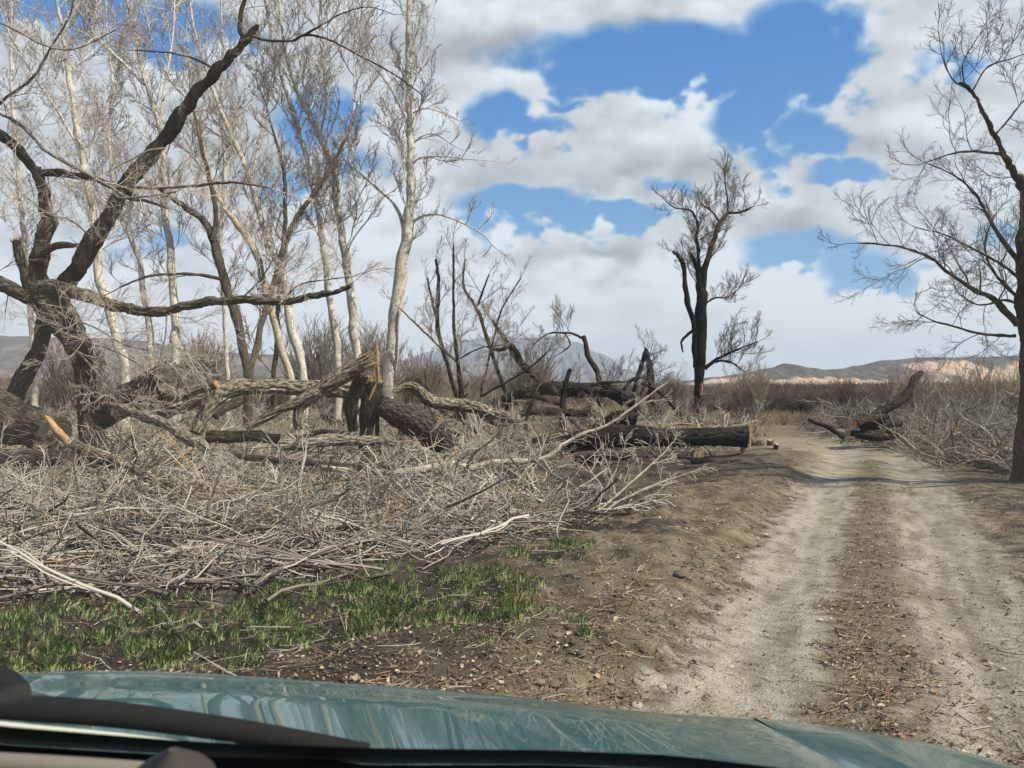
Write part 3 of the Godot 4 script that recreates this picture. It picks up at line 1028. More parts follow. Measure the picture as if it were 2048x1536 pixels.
# ------------------------------------------------------------------ standing trees
func build_poplars() -> void:
	var w0 := lin(0.58, 0.57, 0.54)
	var w1 := lin(0.41, 0.40, 0.395)
	var look := {"mat": "poplar", "c0": lin(0.74, 0.735, 0.70), "c1": lin(0.58, 0.55, 0.50), "cell": 0.06, "lump": 0.1, "cf": 0.8, "spray": "far", "w": 0.68}
	var dark := {"mat": "bark", "c0": lin(0.13, 0.105, 0.08), "c1": lin(0.08, 0.065, 0.05), "cell": 0.06, "amp": 0.02, "lump": 0.1, "spray": "far", "w": 0.74}
	var s := st(1.45, 3.3, 3, [0, 3, 5, 5], 0.5, 0.18, 0.8, w0, w1, 0.03, 0.0055, 0.5, 0.36, 0.8)
	var sd := st(1.3, 2.3, 3, [0, 3, 5, 5], 0.4, 0.2, 0.8, lin(0.20, 0.17, 0.14), lin(0.19, 0.155, 0.13), 0.03, 0.0055, 0.5, 0.3, 0.7)
	var big := st(1.1, 2.2, 3, [0, 3, 5, 7], 0.6, 0.17, 0.75, w0, w1, 0.03, 0.0055, 0.5, 0.15, 0.7)
	var gp := "white-barked poplars standing behind the fallen trunks"
	tree("poplar_tree", "tall straight white poplar just behind the snapped black stump", "tree", [
		["trunk", 30, 30, [780, 765, 40, 790, 640, 38, 800, 555, 36, 812, 480, 33, 820, 400, 26, 822, 300, 22, 818, 200, 19, 816, 100, 15, 818, 0, 11, 820, -90, 6], s, {"root": true}],
		["limb", 30, 30.6, [808, 478, 12, 803, 440, 11, 785, 405, 9, 757, 380, 8, 725, 350, 6, 690, 318, 4], big],
		["limb", 30, 29.4, [815, 462, 12, 835, 437, 8, 870, 428, 7, 910, 440, 5, 960, 465, 4, 985, 490, 2.5], st(1.6, 1.8, 2, [0, 4, 6, 6], 0.5, 0.2, 0.8, w0, w1, 0.02, 0.0055)],
		["limb", 30, 29.6, [822, 333, 7, 840, 316, 6, 880, 313, 4, 930, 318, 3, 985, 322, 2], st(2.0, 1.4, 2, [0, 4, 5, 6], 0.5, 0.2, 0.8, w0, w1, 0.02, 0.0055)],
		["limb", 30, 30, [822, 290, 6, 845, 272, 5, 870, 268, 4, 905, 290, 3, 925, 300, 2], st(2.0, 1.3, 2, [0, 4, 5, 6], 0.5, 0.2, 0.8, w0, w1, 0.02, 0.0055)],
		["limb", 30, 30.4, [820, 262, 9, 805, 225, 8, 785, 185, 6, 770, 160, 5, 745, 130, 3], s],
		["limb", 30, 29.8, [824, 228, 6, 845, 218, 5, 870, 220, 4, 915, 240, 2.5], st(2.0, 1.2, 2, [0, 4, 5, 6], 0.6, 0.2, 0.8, w0, w1, 0.02, 0.0055)],
		["limb", 30, 30, [822, 110, 9, 835, 60, 8, 846, 0, 7, 850, -60, 4], s]], look, gp)
	tree("poplar_tree", "white poplar with a high fork, beside the tall straight one", "tree", [
		["trunk", 32, 32.5, [715, 735, 26, 705, 640, 25, 692, 520, 24, 678, 440, 22, 668, 350, 21, 640, 270, 19, 615, 225, 16, 590, 170, 12, 570, 100, 9, 560, 20, 7, 556, -60, 4], s, {"root": true}],
		["limb", 32.2, 33, [672, 330, 10, 700, 260, 8, 712, 180, 6, 718, 90, 4], s],
		["limb", 32.4, 31.5, [640, 268, 9, 652, 210, 8, 648, 140, 6, 640, 60, 5, 640, -20, 3], s],
		["limb", 32, 31.5, [690, 520, 6, 705, 480, 5, 735, 440, 4, 762, 400, 3], big]], look, gp)
	tree("poplar_tree", "slim white poplar in the clump leaning over the grey fallen trunk", "tree", [
		["trunk", 33, 33.5, [676, 725, 22, 660, 600, 21, 645, 480, 18, 630, 390, 17, 612, 310, 15, 590, 240, 13, 565, 160, 10, 545, 80, 8, 530, 0, 6, 522, -60, 4], s, {"root": true}],
		["limb", 33, 34, [600, 260, 8, 622, 215, 6, 640, 160, 5], s]], look, gp)
	tree("poplar_tree", "white poplar leaning well over with a scarred lower trunk", "tree", [
		["trunk", 31, 32, [606, 755, 25, 585, 660, 25, 566, 560, 24, 540, 490, 20, 515, 410, 18, 490, 330, 16, 455, 255, 13, 430, 190, 11, 405, 120, 8, 385, 40, 6, 375, -50, 4], s, {"root": true}],
		["limb", 31.6, 32.5, [500, 360, 9, 520, 280, 8, 530, 190, 6, 525, 90, 4], s]], look, gp)
	tree("poplar_tree", "white poplar with a tan peeling trunk, leaning parallel to its neighbour", "tree", [
		["trunk", 30, 31, [582, 758, 22, 560, 690, 22, 538, 610, 22, 515, 515, 20, 490, 470, 19, 468, 440, 16, 440, 400, 13, 420, 350, 11, 400, 260, 9, 385, 170, 7, 372, 60, 4], s, {"root": true, "c0": lin(0.52, 0.42, 0.31), "c1": lin(0.60, 0.56, 0.48)}]], look, gp)
	tree("poplar_tree", "thick white poplar with dark banded bark above the grey limb", "tree", [
		["trunk", 28, 29, [350, 735, 26, 350, 640, 25, 345, 560, 24, 338, 480, 22, 330, 430, 20, 328, 350, 18, 322, 270, 15, 300, 190, 14, 282, 130, 12, 268, 60, 10, 252, -10, 8, 240, -80, 5], s, {"root": true}],
		["limb", 28.6, 29.5, [318, 262, 9, 330, 170, 8, 345, 80, 6, 350, -20, 4], s],
		["limb", 28.6, 28, [290, 170, 10, 250, 130, 9, 190, 70, 7, 150, 10, 5], s],
		["limb", 28.7, 29, [262, 20, 6, 275, -30, 5, 285, -80, 3], s]], look, gp)
	tree("poplar_tree", "thin mottled poplar between two thicker white ones", "tree", [
		["trunk", 33, 34, [305, 735, 19, 298, 660, 19, 288, 590, 18, 278, 520, 17, 262, 480, 15, 240, 420, 13, 225, 350, 11, 218, 260, 9, 225, 170, 7, 215, 70, 5, 210, -40, 3], s, {"root": true}]], look, gp)
	tree("poplar_tree", "stout white poplar with a leaning foot behind the burnt cottonwood", "tree", [
		["trunk", 27, 28, [250, 742, 28, 236, 690, 28, 218, 620, 27, 200, 550, 26, 192, 470, 23, 180, 390, 21, 165, 320, 19, 150, 230, 17, 138, 150, 14, 126, 70, 11, 114, 0, 9, 105, -70, 5], s, {"root": true}],
		["limb", 27.5, 28, [160, 300, 9, 120, 230, 8, 60, 140, 7, 20, 70, 5, 0, 20, 4], s],
		["limb", 27.7, 28.5, [140, 160, 7, 165, 90, 6, 180, 10, 4], s]], look, gp)
	tree("poplar_tree", "slim pale poplar with bare lower trunk behind the burnt cottonwood's fork", "tree", [
		["trunk", 35, 36, [70, 740, 18, 62, 620, 17, 50, 500, 15, 40, 380, 13, 28, 250, 11, 22, 120, 9, 25, 0, 6, 28, -60, 4], s, {"root": true}]], look, gp)
	tree("poplar_tree", "distant thin poplar showing between the leaning pair", "tree", [
		["trunk", 38, 38, [455, 745, 13, 448, 620, 12, 440, 480, 11, 450, 340, 10, 440, 220, 8, 445, 100, 6, 440, -20, 4], s, {"root": true}]], look, gp)
	tree("cottonwood_tree", "dark brown cottonwood trunk curving between the white poplars", "tree", [
		["trunk", 27, 28, [496, 770, 24, 486, 700, 24, 475, 640, 25, 458, 590, 25, 441, 537, 25, 428, 480, 24, 405, 440, 19, 350, 400, 14, 310, 370, 9], sd, {"root": true}],
		["limb", 27.5, 28, [425, 482, 16, 432, 430, 14, 420, 360, 12, 400, 280, 9, 380, 190, 6], sd],
		["limb", 27.4, 26.8, [448, 560, 12, 420, 552, 11, 370, 548, 9, 300, 552, 7, 240, 575, 5], sd]], dark)
	tree("cottonwood_tree", "brown forked cottonwood rising the other way behind the leaning poplars", "tree", [
		["trunk", 29, 30, [500, 760, 18, 512, 700, 18, 530, 622, 18, 552, 550, 18, 565, 500, 18, 582, 455, 16, 615, 405, 13, 660, 340, 10, 690, 280, 6], sd, {"root": true, "c0": lin(0.22, 0.18, 0.13), "c1": lin(0.15, 0.12, 0.09)}],
		["limb", 29.6, 30, [568, 500, 14, 570, 430, 12, 570, 360, 11, 560, 310, 8, 540, 240, 5], sd]], dark)
	tree("cottonwood_tree", "thin dark burnt stem between the leaning poplars' feet", "tree", [
		["trunk", 32, 32, [548, 760, 14, 552, 700, 14, 556, 620, 13, 558, 560, 11, 552, 500, 7], sd, {"root": true}]], dark)

func build_standing() -> void:
	var bl0 := lin(0.014, 0.013, 0.012)
	var bl1 := lin(0.045, 0.038, 0.032)
	var gt0 := lin(0.22, 0.19, 0.155)
	var gt1 := lin(0.28, 0.235, 0.19)
	var near_t := st(2.4, 1.6, 3, [0, 3, 4, 6], 0.12, 0.34, 0.9, lin(0.34, 0.31, 0.26), lin(0.30, 0.255, 0.21), 0.018, 0.0035, 0.52)
	var dk := st(0.9, 1.6, 3, [0, 3, 4, 5], 0.3, 0.26, 0.85, lin(0.10, 0.085, 0.07), lin(0.24, 0.20, 0.17), 0.02, 0.004)
	var pale := st(3.4, 1.5, 3, [0, 3, 4, 6], 0.08, 0.34, 0.95, lin(0.44, 0.40, 0.34), lin(0.42, 0.375, 0.32), 0.014, 0.0045, 0.5, 0.0)
	var bark := {"mat": "bark", "c0": lin(0.15, 0.13, 0.095), "c1": lin(0.07, 0.06, 0.048), "cell": 0.028, "amp": 0.032, "lump": 0.16, "w": 0.7}
	var chr := {"c0": bl0, "c1": bl1, "mat": "char"}
	var gry := {"c0": lin(0.26, 0.235, 0.185), "c1": lin(0.17, 0.145, 0.11)}
	var pl := {"c0": lin(0.40, 0.37, 0.31), "c1": lin(0.30, 0.26, 0.21)}
	tree("cottonwood_tree", "huge half-burnt cottonwood with a long leaning black limb and broken stubs", "tree", [
		["trunk", 16, 16, [182, 905, 62, 180, 845, 56, 174, 742, 60, 152, 682, 74, 118, 632, 88, 88, 590, 82, 76, 545, 54, 84, 495, 46, 97, 442, 40, 90, 400, 33, 82, 365, 30, 73, 338, 27], {}, {"root": true, "c1": lin(0.035, 0.03, 0.026)}],
		["limb", 16.2, 18.5, [118, 600, 50, 142, 552, 50, 195, 470, 46, 242, 390, 42, 290, 325, 40, 340, 260, 37, 400, 180, 32, 450, 125, 28, 490, 82, 23, 517, 52, 13], st(0.9, 1.4, 3, [0, 3, 4, 5], 0.15, 0.3, 0.9, lin(0.12, 0.1, 0.08), lin(0.28, 0.24, 0.2), 0.02, 0.004), {"mat": "char", "c0": lin(0.011, 0.010, 0.010), "c1": lin(0.028, 0.024, 0.021), "torn": 1, "tn": 4}],
		["limb", 18.3, 18.6, [490, 78, 14, 479, 58, 14, 482, 25, 12, 490, 0, 11, 494, -50, 9, 490, -110, 6], dk, chr],
		["limb", 18.4, 17.2, [497, 68, 11, 530, 80, 9, 580, 82, 8, 612, 70, 8, 660, 80, 7, 720, 112, 5.5, 790, 150, 4.5, 850, 195, 3], st(2.2, 1.5, 2, [0, 3, 5, 5], 0.1, 0.3, 0.9, lin(0.16, 0.13, 0.1), lin(0.3, 0.26, 0.22), 0.02, 0.004), {"c0": lin(0.06, 0.05, 0.04), "c1": lin(0.2, 0.17, 0.13)}],
		["limb", 17.9, 17.2, [606, 72, 7, 640, 52, 5, 690, 25, 4, 740, 15, 3, 790, 30, 2], near_t, chr],
		["limb", 18.2, 17.0, [430, 138, 7, 380, 115, 5, 330, 105, 4, 260, 100, 3], near_t, chr],
		["limb", 15.8, 14.4, [72, 578, 40, 112, 574, 42, 160, 590, 39, 215, 606, 35, 270, 620, 29, 330, 622, 27, 400, 606, 25, 480, 600, 23, 560, 604, 20, 620, 593, 18, 665, 585, 14, 702, 572, 12], st(1.0, 1.1, 3, [0, 3, 3, 4], 0.1, 0.35, 0.9, lin(0.3, 0.27, 0.22), lin(0.33, 0.29, 0.24), 0.016, 0.0035), {"torn": 1, "tn": 5, "c0": lin(0.19, 0.165, 0.12), "c1": lin(0.10, 0.085, 0.066)}],
		["limb", 15.6, 15.8, [-60, 552, 40, 0, 566, 42, 32, 578, 44, 62, 592, 42], near_t, {"c0": lin(0.22, 0.19, 0.15)}],
		["limb", 15.9, 15.7, [58, 575, 30, 46, 540, 28, 38, 510, 27, 33, 482, 24], {}, {"cut": 1, "torn": 1, "tl": 1.2, "tn": 9}],
		["limb", 15.8, 15.5, [88, 505, 24, 118, 492, 20, 150, 490, 13], {}, {"torn": 1, "tn": 8, "tl": 3.0}],
		["limb", 16, 15.6, [70, 345, 24, 110, 346, 22, 150, 350, 20, 200, 362, 19, 240, 378, 17, 275, 395, 13], near_t, chr],
		["limb", 16, 16.4, [73, 345, 26, 36, 300, 27, 0, 268, 30, -60, 230, 28], near_t, chr],
		["limb", 15.7, 15.3, [0, 228, 10, 45, 252, 11, 90, 300, 10, 150, 335, 10, 215, 370, 10, 256, 396, 10, 290, 402, 9, 335, 416, 7], pale, pl],
		["limb", 15.5, 15.2, [226, 374, 9, 238, 395, 9, 290, 393, 8, 352, 384, 6], pale, pl.merged({"torn": 1, "tn": 4})],
		["limb", 15.5, 14.8, [262, 372, 8, 300, 377, 9, 380, 372, 9, 440, 366, 9, 480, 366, 7, 542, 376, 5], pale, {"c0": lin(0.36, 0.32, 0.26), "c1": lin(0.24, 0.13, 0.075)}],
		["limb", 15.4, 15.0, [330, 298, 8, 300, 300, 7, 262, 320, 5, 228, 336, 3], pale, pl],
		["limb", 15.5, 15.2, [-20, 225, 11, 20, 190, 9, 70, 150, 8, 105, 90, 6, 140, 30, 5, 150, -40, 3], pale, {"c0": lin(0.2, 0.17, 0.14), "c1": lin(0.13, 0.11, 0.09)}],
		["limb", 15.3, 14.6, [-30, 30, 7, 30, 60, 6, 100, 95, 5, 160, 95, 4, 230, 60, 3], pale, pl],
		["limb", 15.6, 14.6, [118, 662, 7, 164, 680, 7, 240, 707, 5, 300, 745, 3], pale, pl],
		["limb", 15.0, 14.6, [334, 628, 5, 330, 680, 4, 322, 710, 4, 301, 776, 3], pale, pl],
		["limb", 14.8, 14.4, [340, 626, 5, 352, 660, 4, 373, 705, 3], pale, pl],
		["limb", 15.4, 14.4, [150, 700, 7, 190, 740, 6, 230, 800, 5, 262, 850, 3], pale, pl],
		["limb", 15.4, 14.6, [150, 640, 6, 190, 655, 5, 250, 690, 4, 300, 700, 3], pale, pl],
		["limb", 14.9, 14.2, [560, 606, 6, 600, 570, 5, 650, 560, 4, 700, 555, 3], pale, pl],
		["limb", 14.9, 14.4, [480, 600, 5, 520, 560, 4, 545, 520, 3], pale, pl],
		["limb", 15.2, 14.5, [180, 470, 6, 140, 440, 5, 100, 430, 4, 60, 400, 3], pale, pl],
		["limb", 16.4, 16.6, [100, 615, 42, 90, 640, 44, 70, 700, 45, 45, 762, 46, 28, 810, 48, 12, 880, 52], {}, {"c0": lin(0.17, 0.15, 0.12)}]], bark)
	tree("cottonwood_tree", "bare cottonwood outside the frame casting twig shade over the track", "tree", [
		["trunk", 12.5, 12.5, [2560, 1010, 70, 2560, 900, 62, 2550, 700, 56, 2530, 450, 46, 2500, 200, 34, 2480, 0, 24, 2470, -200, 12], near_t, {"root": true}],
		["limb", 12.5, 11.5, [2540, 520, 30, 2440, 380, 24, 2360, 200, 16, 2320, 40, 8], near_t],
		["limb", 12.5, 13.5, [2545, 600, 30, 2660, 430, 24, 2740, 200, 16, 2780, 0, 8], near_t],
		["limb", 12.5, 14.0, [2510, 280, 26, 2400, 150, 18, 2300, -20, 12, 2260, -160, 6], near_t],
		["limb", 12.5, 11.5, [2500, 220, 24, 2600, 60, 18, 2660, -120, 8], near_t]], bark)
	# slender burnt saplings in the middle distance
	var bk := {"mat": "char", "c0": bl0, "c1": lin(0.07, 0.058, 0.048), "cell": 0.04, "amp": 0.008, "lump": 0.1, "spray": "mid"}
	var bt := st(2.0, 1.5, 3, [0, 3, 4, 5], 0.35, 0.24, 0.85, lin(0.10, 0.085, 0.07), lin(0.25, 0.215, 0.18), 0.02, 0.0045, 0.5, 0.05)
	tree("burnt_sapling", "slender black sapling forked low, with a straight central leader", "tree", [
		["trunk", 26, 26, [930, 848, 12, 921, 775, 13, 915, 723, 11, 908, 655, 8, 907, 553, 6, 907, 488, 4], bt, {"root": true}],
		["limb", 26, 25.4, [914, 722, 8, 876, 690, 7, 825, 641, 5, 797, 614, 3], bt, {"c0": lin(0.2, 0.17, 0.14), "c1": lin(0.3, 0.26, 0.21)}],
		["limb", 26, 26.5, [918, 718, 5, 961, 696, 4, 1010, 690, 2.5], bt],
		["limb", 26, 26.4, [922, 782, 6, 936, 768, 5], {}]], bk)
	tree("burnt_sapling", "twin-topped black sapling broken off above its fork", "tree", [
		["trunk", 29, 29, [912, 800, 10, 893, 722, 10, 878, 672, 11, 875, 614, 11, 877, 563, 9, 872, 518, 6], bt, {"root": true}],
		["limb", 29, 28.8, [873, 632, 7, 862, 592, 6, 855, 556, 5], bt]], bk)
	tree("burnt_sapling", "leaning grey-black sapling with a short snapped side prong", "tree", [
		["trunk", 31, 31, [1012, 800, 9, 986, 712, 10, 958, 628, 9, 928, 574, 6, 930, 518, 4], bt, {"root": true, "c1": lin(0.13, 0.11, 0.09)}],
		["limb", 31, 30.6, [955, 612, 6, 978, 549, 4], bt]], bk)
	tree("burnt_sapling", "thin wispy sapling growing over the fallen black trunk", "tree", [
		["trunk", 30, 30, [960, 796, 7, 975, 730, 6, 989, 669, 5, 1006, 614, 4, 1042, 556, 3], bt, {"root": true}],
		["limb", 29, 28, [962, 792, 7, 1047, 744, 5, 1102, 698, 3], bt]], bk)
	# the tall charred snag
	var ft := st(2.4, 1.7, 3, [0, 4, 5, 6], 0.55, 0.2, 0.8, lin(0.09, 0.078, 0.066), lin(0.17, 0.148, 0.125), 0.03, 0.007, 0.5, 0.25)
	var fan := st(3.8, 2.0, 3, [0, 4, 5, 7], 0.5, 0.2, 0.8, lin(0.09, 0.078, 0.066), lin(0.17, 0.148, 0.125), 0.03, 0.007, 0.5, 0.1)
	var snag := {"mat": "char", "c0": lin(0.010, 0.010, 0.010), "c1": lin(0.032, 0.028, 0.024), "cell": 0.05, "amp": 0.03, "lump": 0.12, "spray": "far", "w": 0.95}
	tree("burnt_snag", "tall charcoal-black snag with a split trunk and twiggy live tips", "tree", [
		["trunk", 42, 42, [1399, 815, 17, 1400, 760, 20, 1400, 700, 23, 1402, 650, 25, 1403, 605, 23, 1402, 565, 19], {}, {"root": true}],
		["limb", 42, 41.8, [1391, 735, 11, 1389, 690, 11, 1386, 646, 12, 1376, 608, 12, 1369, 555, 10, 1363, 520, 10, 1345, 503, 6], st(1.2, 1.6, 3, [0, 4, 5, 5], 0.5, 0.2, 0.8, lin(0.13, 0.11, 0.09), lin(0.3, 0.26, 0.2), 0.02, 0.007, 0.5, 0.7)],
		["limb", 42, 42, [1402, 612, 15, 1405, 565, 14, 1414, 520, 12, 1429, 475, 10, 1438, 448, 8, 1455, 428, 6, 1478, 425, 5, 1505, 414, 2.5], fan],
		["limb", 42, 42.4, [1454, 430, 5, 1456, 408, 4, 1451, 373, 3, 1448, 338, 2], fan],
		["limb", 42, 41.6, [1440, 445, 5, 1425, 425, 4, 1408, 412, 2.5], fan],
		["limb", 42, 42, [1401, 600, 13, 1399, 556, 12, 1390, 527, 11, 1381, 505, 8], {}],
		["limb", 42, 42.3, [1397, 545, 9, 1397, 504, 8, 1392, 478, 7, 1396, 452, 6, 1388, 430, 5, 1378, 420, 4, 1350, 416, 3, 1332, 402, 2], fan],
		["limb", 42, 41.5, [1400, 480, 4, 1415, 468, 3, 1430, 462, 2], ft],
		["limb", 42, 41.4, [1409, 737, 9, 1432, 720, 7, 1454, 708, 6, 1480, 697, 4, 1515, 684, 3], fan],
		["limb", 41.6, 41, [1430, 722, 6, 1462, 725, 5, 1490, 745, 3], fan],
		["limb", 42, 41, [1410, 608, 4, 1430, 596, 4, 1452, 595, 3, 1475, 580, 2], fan],
		["limb", 42, 41.6, [1385, 662, 7, 1372, 672, 6, 1363, 684, 5, 1366, 705, 3], {}],
		["splinter", 41.7, 41.6, [1402, 790, 7, 1403, 776, 6, 1404, 764, 3], {}, {"mat": "wood", "c0": lin(0.5, 0.3, 0.16), "c1": lin(0.42, 0.22, 0.1)}]], snag)
	# the tree at the right of the road, its crown partly outside the frame
	var rt := st(3.0, 1.35, 3, [0, 4, 5, 6], 0.12, 0.3, 0.85, lin(0.09, 0.075, 0.065), lin(0.115, 0.097, 0.086), 0.022, 0.0042, 0.5, 0.12)
	var rtl := st(3.4, 1.2, 3, [0, 4, 5, 6], -0.05, 0.32, 0.9, lin(0.09, 0.075, 0.065), lin(0.115, 0.097, 0.086), 0.016, 0.004, 0.52, 0.08)
	tree("cottonwood_tree", "rough-barked bare tree with tangled twigs beside the dirt track", "tree", [
		["trunk", 14.2, 14.2, [2048, 968, 62, 2050, 900, 54, 2054, 800, 50, 2054, 700, 46, 2048, 640, 46, 2044, 560, 38, 2048, 460, 33, 2050, 390, 30, 2032, 350, 24, 2008, 312, 17, 1990, 272, 14, 1965, 222, 12, 1942, 180, 9, 1918, 165, 6], {}, {"root": true}],
		["limb", 14.2, 13.2, [2035, 648, 24, 1985, 598, 17, 1940, 575, 14, 1890, 540, 11, 1850, 510, 9, 1790, 492, 6, 1712, 486, 3], rt],
		["limb", 14.2, 14.8, [2035, 520, 18, 1988, 455, 11, 1960, 402, 9, 1925, 362, 7, 1890, 342, 5, 1850, 325, 3], rt],
		["limb", 14.3, 13.8, [2000, 308, 9, 1945, 303, 8, 1905, 307, 6, 1860, 322, 4, 1835, 330, 3], rt],
		["limb", 14.2, 13.4, [2030, 672, 12, 1965, 668, 8, 1905, 652, 7, 1865, 641, 6, 1836, 626, 4], rtl],
		["limb", 14.4, 15.4, [1990, 270, 8, 2020, 235, 6, 2048, 200, 5, 2080, 170, 3], rt],
		["limb", 14.4, 14.4, [1930, 172, 5, 1925, 130, 4, 1945, 90, 3, 1960, 70, 2], rt],
		["limb", 14.4, 14.0, [1940, 180, 5, 1905, 160, 5, 1885, 115, 3, 1880, 90, 2], rt],
		["limb", 14.4, 14.4, [1945, 182, 5, 1975, 135, 5, 2020, 118, 4, 2060, 105, 3], rt],
		["limb", 14.2, 15.2, [2050, 395, 22, 2110, 330, 17, 2170, 250, 12, 2220, 130, 7], rt],
		["limb", 14.2, 13.2, [2046, 470, 18, 2120, 430, 14, 2220, 400, 10, 2330, 390, 6], rt],
		["limb", 14.2, 15.0, [2042, 600, 14, 2000, 560, 10, 1975, 520, 8, 1970, 480, 6, 1990, 430, 4], rt],
		["limb", 14.2, 13.0, [2042, 560, 12, 2005, 530, 9, 1950, 500, 7, 1890, 470, 5, 1830, 455, 3], rtl],
		["limb", 14.2, 13.6, [2040, 610, 10, 2010, 600, 8, 1960, 610, 6, 1920, 590, 4], rtl]],
		{"mat": "bark", "c0": lin(0.11, 0.092, 0.074), "c1": lin(0.05, 0.042, 0.035), "cell": 0.028, "amp": 0.026, "lump": 0.14, "w": 0.66})

# ------------------------------------------------------------------ fallen and cut wood
func build_fallen() -> void:
	var grey0 := lin(0.30, 0.27, 0.215)
	var grey1 := lin(0.17, 0.145, 0.11)
	var blk0 := lin(0.016, 0.015, 0.014)
	var blk1 := lin(0.06, 0.05, 0.042)
	var gb := {"mat": "bark", "c0": grey0, "c1": grey1, "cell": 0.026, "amp": 0.030, "lump": 0.16}
	var cb := {"mat": "char", "c0": blk0, "c1": blk1, "cell": 0.03, "amp": 0.028, "lump": 0.16}
	var tw := st(0.8, 1.0, 2, [0, 3, 4, 5], 0.35, 0.35, 0.9, lin(0.32, 0.29, 0.23), lin(0.36, 0.32, 0.26), 0.012, 0.0035)
	var ow := {"mat": "wood", "c0": lin(0.50, 0.33, 0.18), "c1": lin(0.36, 0.22, 0.12)}
	tree("fallen_log", "big black log lying end-on beside the cottonwood's foot", "log", [["trunk", 15.2, 14.4, [-110, 800, 120, 0, 835, 118, 70, 858, 104, 112, 872, 92], tw, {"c0": lin(0.14, 0.12, 0.09)}]], cb)
	tree("fallen_log", "short thick dark log propped up behind the cottonwood's right foot", "log", [["trunk", 17.6, 16.8, [195, 835, 62, 240, 810, 84, 300, 785, 98, 345, 762, 96], {}, {"c0": lin(0.10, 0.085, 0.065), "c1": lin(0.04, 0.035, 0.03)}]], cb)
	tree("fallen_log", "long grey furrowed trunk arching over the slash on a bent leg", "log", [
		["trunk", 16.4, 17.6, [392, 866, 28, 406, 830, 34, 424, 798, 42, 456, 781, 42, 530, 770, 41, 615, 775, 43, 690, 777, 46, 742, 778, 48], tw],
		["limb", 16.9, 16.4, [480, 800, 24, 455, 815, 22, 430, 835, 18], {}, {"c0": lin(0.06, 0.05, 0.04)}]], gb)
	tree("fallen_log", "grey limb with a small round saw cut at its raised end", "log", [["trunk", 16.6, 16.2, [305, 828, 18, 340, 801, 25, 368, 785, 27, 428, 770, 22], tw, {"cut": 1}]], gb)
	tree("fallen_log", "lower grey limb half hidden under the saw-cut one", "log", [["trunk", 17.2, 17.0, [320, 836, 22, 376, 810, 28, 432, 795, 26], {}]], gb)
	tree("fallen_log", "pale grey trunk on two legs torn open at its raised end", "log", [
		["trunk", 15.6, 15.6, [600, 858, 27, 597, 820, 29, 640, 780, 36, 690, 743, 39, 732, 724, 36], tw, {"torn": 1, "tn": 26, "tl": 2.4, "lean": Vector3(0.1, 0.05, 0)}],
		["limb", 15.4, 15.6, [492, 856, 20, 551, 824, 25, 596, 806, 28, 640, 782, 28], {}]], gb)
	var stump := tree("snapped_stump", "charred hollow stump with orange splinters standing behind the torn trunk", "stump", [
		["trunk", 16.4, 16.4, [742, 862, 42, 742, 828, 44, 744, 796, 46, 745, 764, 38], {}, {"root": true, "torn": 1, "tn": 18, "tl": 1.3}],
		["limb", 16.2, 16.0, [706, 862, 25, 702, 815, 28, 712, 775, 30, 728, 748, 28], {}, {}],
		["splinter", 16.1, 16.1, [757, 765, 9, 756, 730, 11, 755, 706, 9, 752, 690, 3], {}, ow],
		["splinter", 15.9, 15.9, [738, 800, 4, 745, 782, 9, 752, 770, 4], {}, ow]], cb)
	tree("fallen_log", "thick ash-grey charred log sloping down from the hollow stump", "log", [["trunk", 16.2, 16.8, [757, 806, 46, 790, 826, 60, 830, 846, 66, 870, 866, 68, 908, 888, 72], {}, {"c0": lin(0.07, 0.065, 0.06), "torn": 1, "tn": 14, "tl": 0.6}]], cb)
	tree("fallen_log", "weathered grey log with a split raised end behind the charred log", "log", [["trunk", 21, 21.5, [787, 784, 14, 828, 772, 22, 862, 798, 30, 925, 812, 32, 985, 826, 29, 1035, 838, 26], tw, {"torn": 0, "tn": 10}]], gb)
	tree("cut_stump", "low stump with a fresh flat orange saw cut", "stump", [["trunk", 22, 22, [873, 866, 46, 872, 852, 40, 872, 842, 38], {}, {"root": true, "cut": 1, "torn": 1, "tn": 3, "tl": 1.0}]], cb)
	tree("fallen_bough", "furrowed grey limb slanting down into the slash under the arched trunk", "branch", [["limb", 14.8, 13.8, [212, 808, 13, 250, 818, 20, 290, 834, 25, 342, 856, 25, 386, 882, 27, 424, 906, 24], tw, {"cut": 0}]], gb)
	tree("broken_bough", "split limb with bright orange bare wood at its raised tip", "branch", [
		["limb", 13.6, 13.4, [140, 889, 20, 165, 898, 21, 191, 906, 21, 232, 918, 17], {}, {"c0": lin(0.12, 0.10, 0.075), "torn": 1, "tn": 9, "tl": 1.5}],
		["splinter", 13.6, 13.6, [142, 890, 18, 113, 861, 18, 100, 843, 15, 90, 832, 8], {}, ow]], gb)
	tree("fallen_log", "dark log with torn orange end lying under the split limb", "log", [["trunk", 13.9, 13.5, [-120, 930, 40, 0, 924, 38, 70, 918, 36, 150, 914, 34, 230, 928, 27], tw, {"c0": lin(0.07, 0.06, 0.05), "torn": 1, "tn": 10, "tl": 1.2}]], cb)
	tree("broken_bough", "straight tan stripped limb sloping to the ground from the dark log", "branch", [["limb", 13.2, 10.4, [236, 924, 17, 284, 946, 18, 342, 970, 17, 385, 987, 14, 427, 1003, 8, 530, 1017, 7, 581, 1022, 6, 667, 1044, 4]]
		+ [st(0.5, 0.5, 1, [0, 3], 0.3, 0.3, 0.9, grey0, grey0, 0.01, 0.004), {"c0": lin(0.42, 0.31, 0.19), "c1": lin(0.25, 0.20, 0.14), "torn": 0, "tn": 6}]], gb)
	tree("fallen_log", "half-buried brown log with a flat tan saw cut below the arched trunk", "log", [["trunk", 14.6, 14.9, [412, 875, 30, 450, 872, 32, 500, 872, 30, 560, 878, 24], tw, {"cut": 0}]], cb)
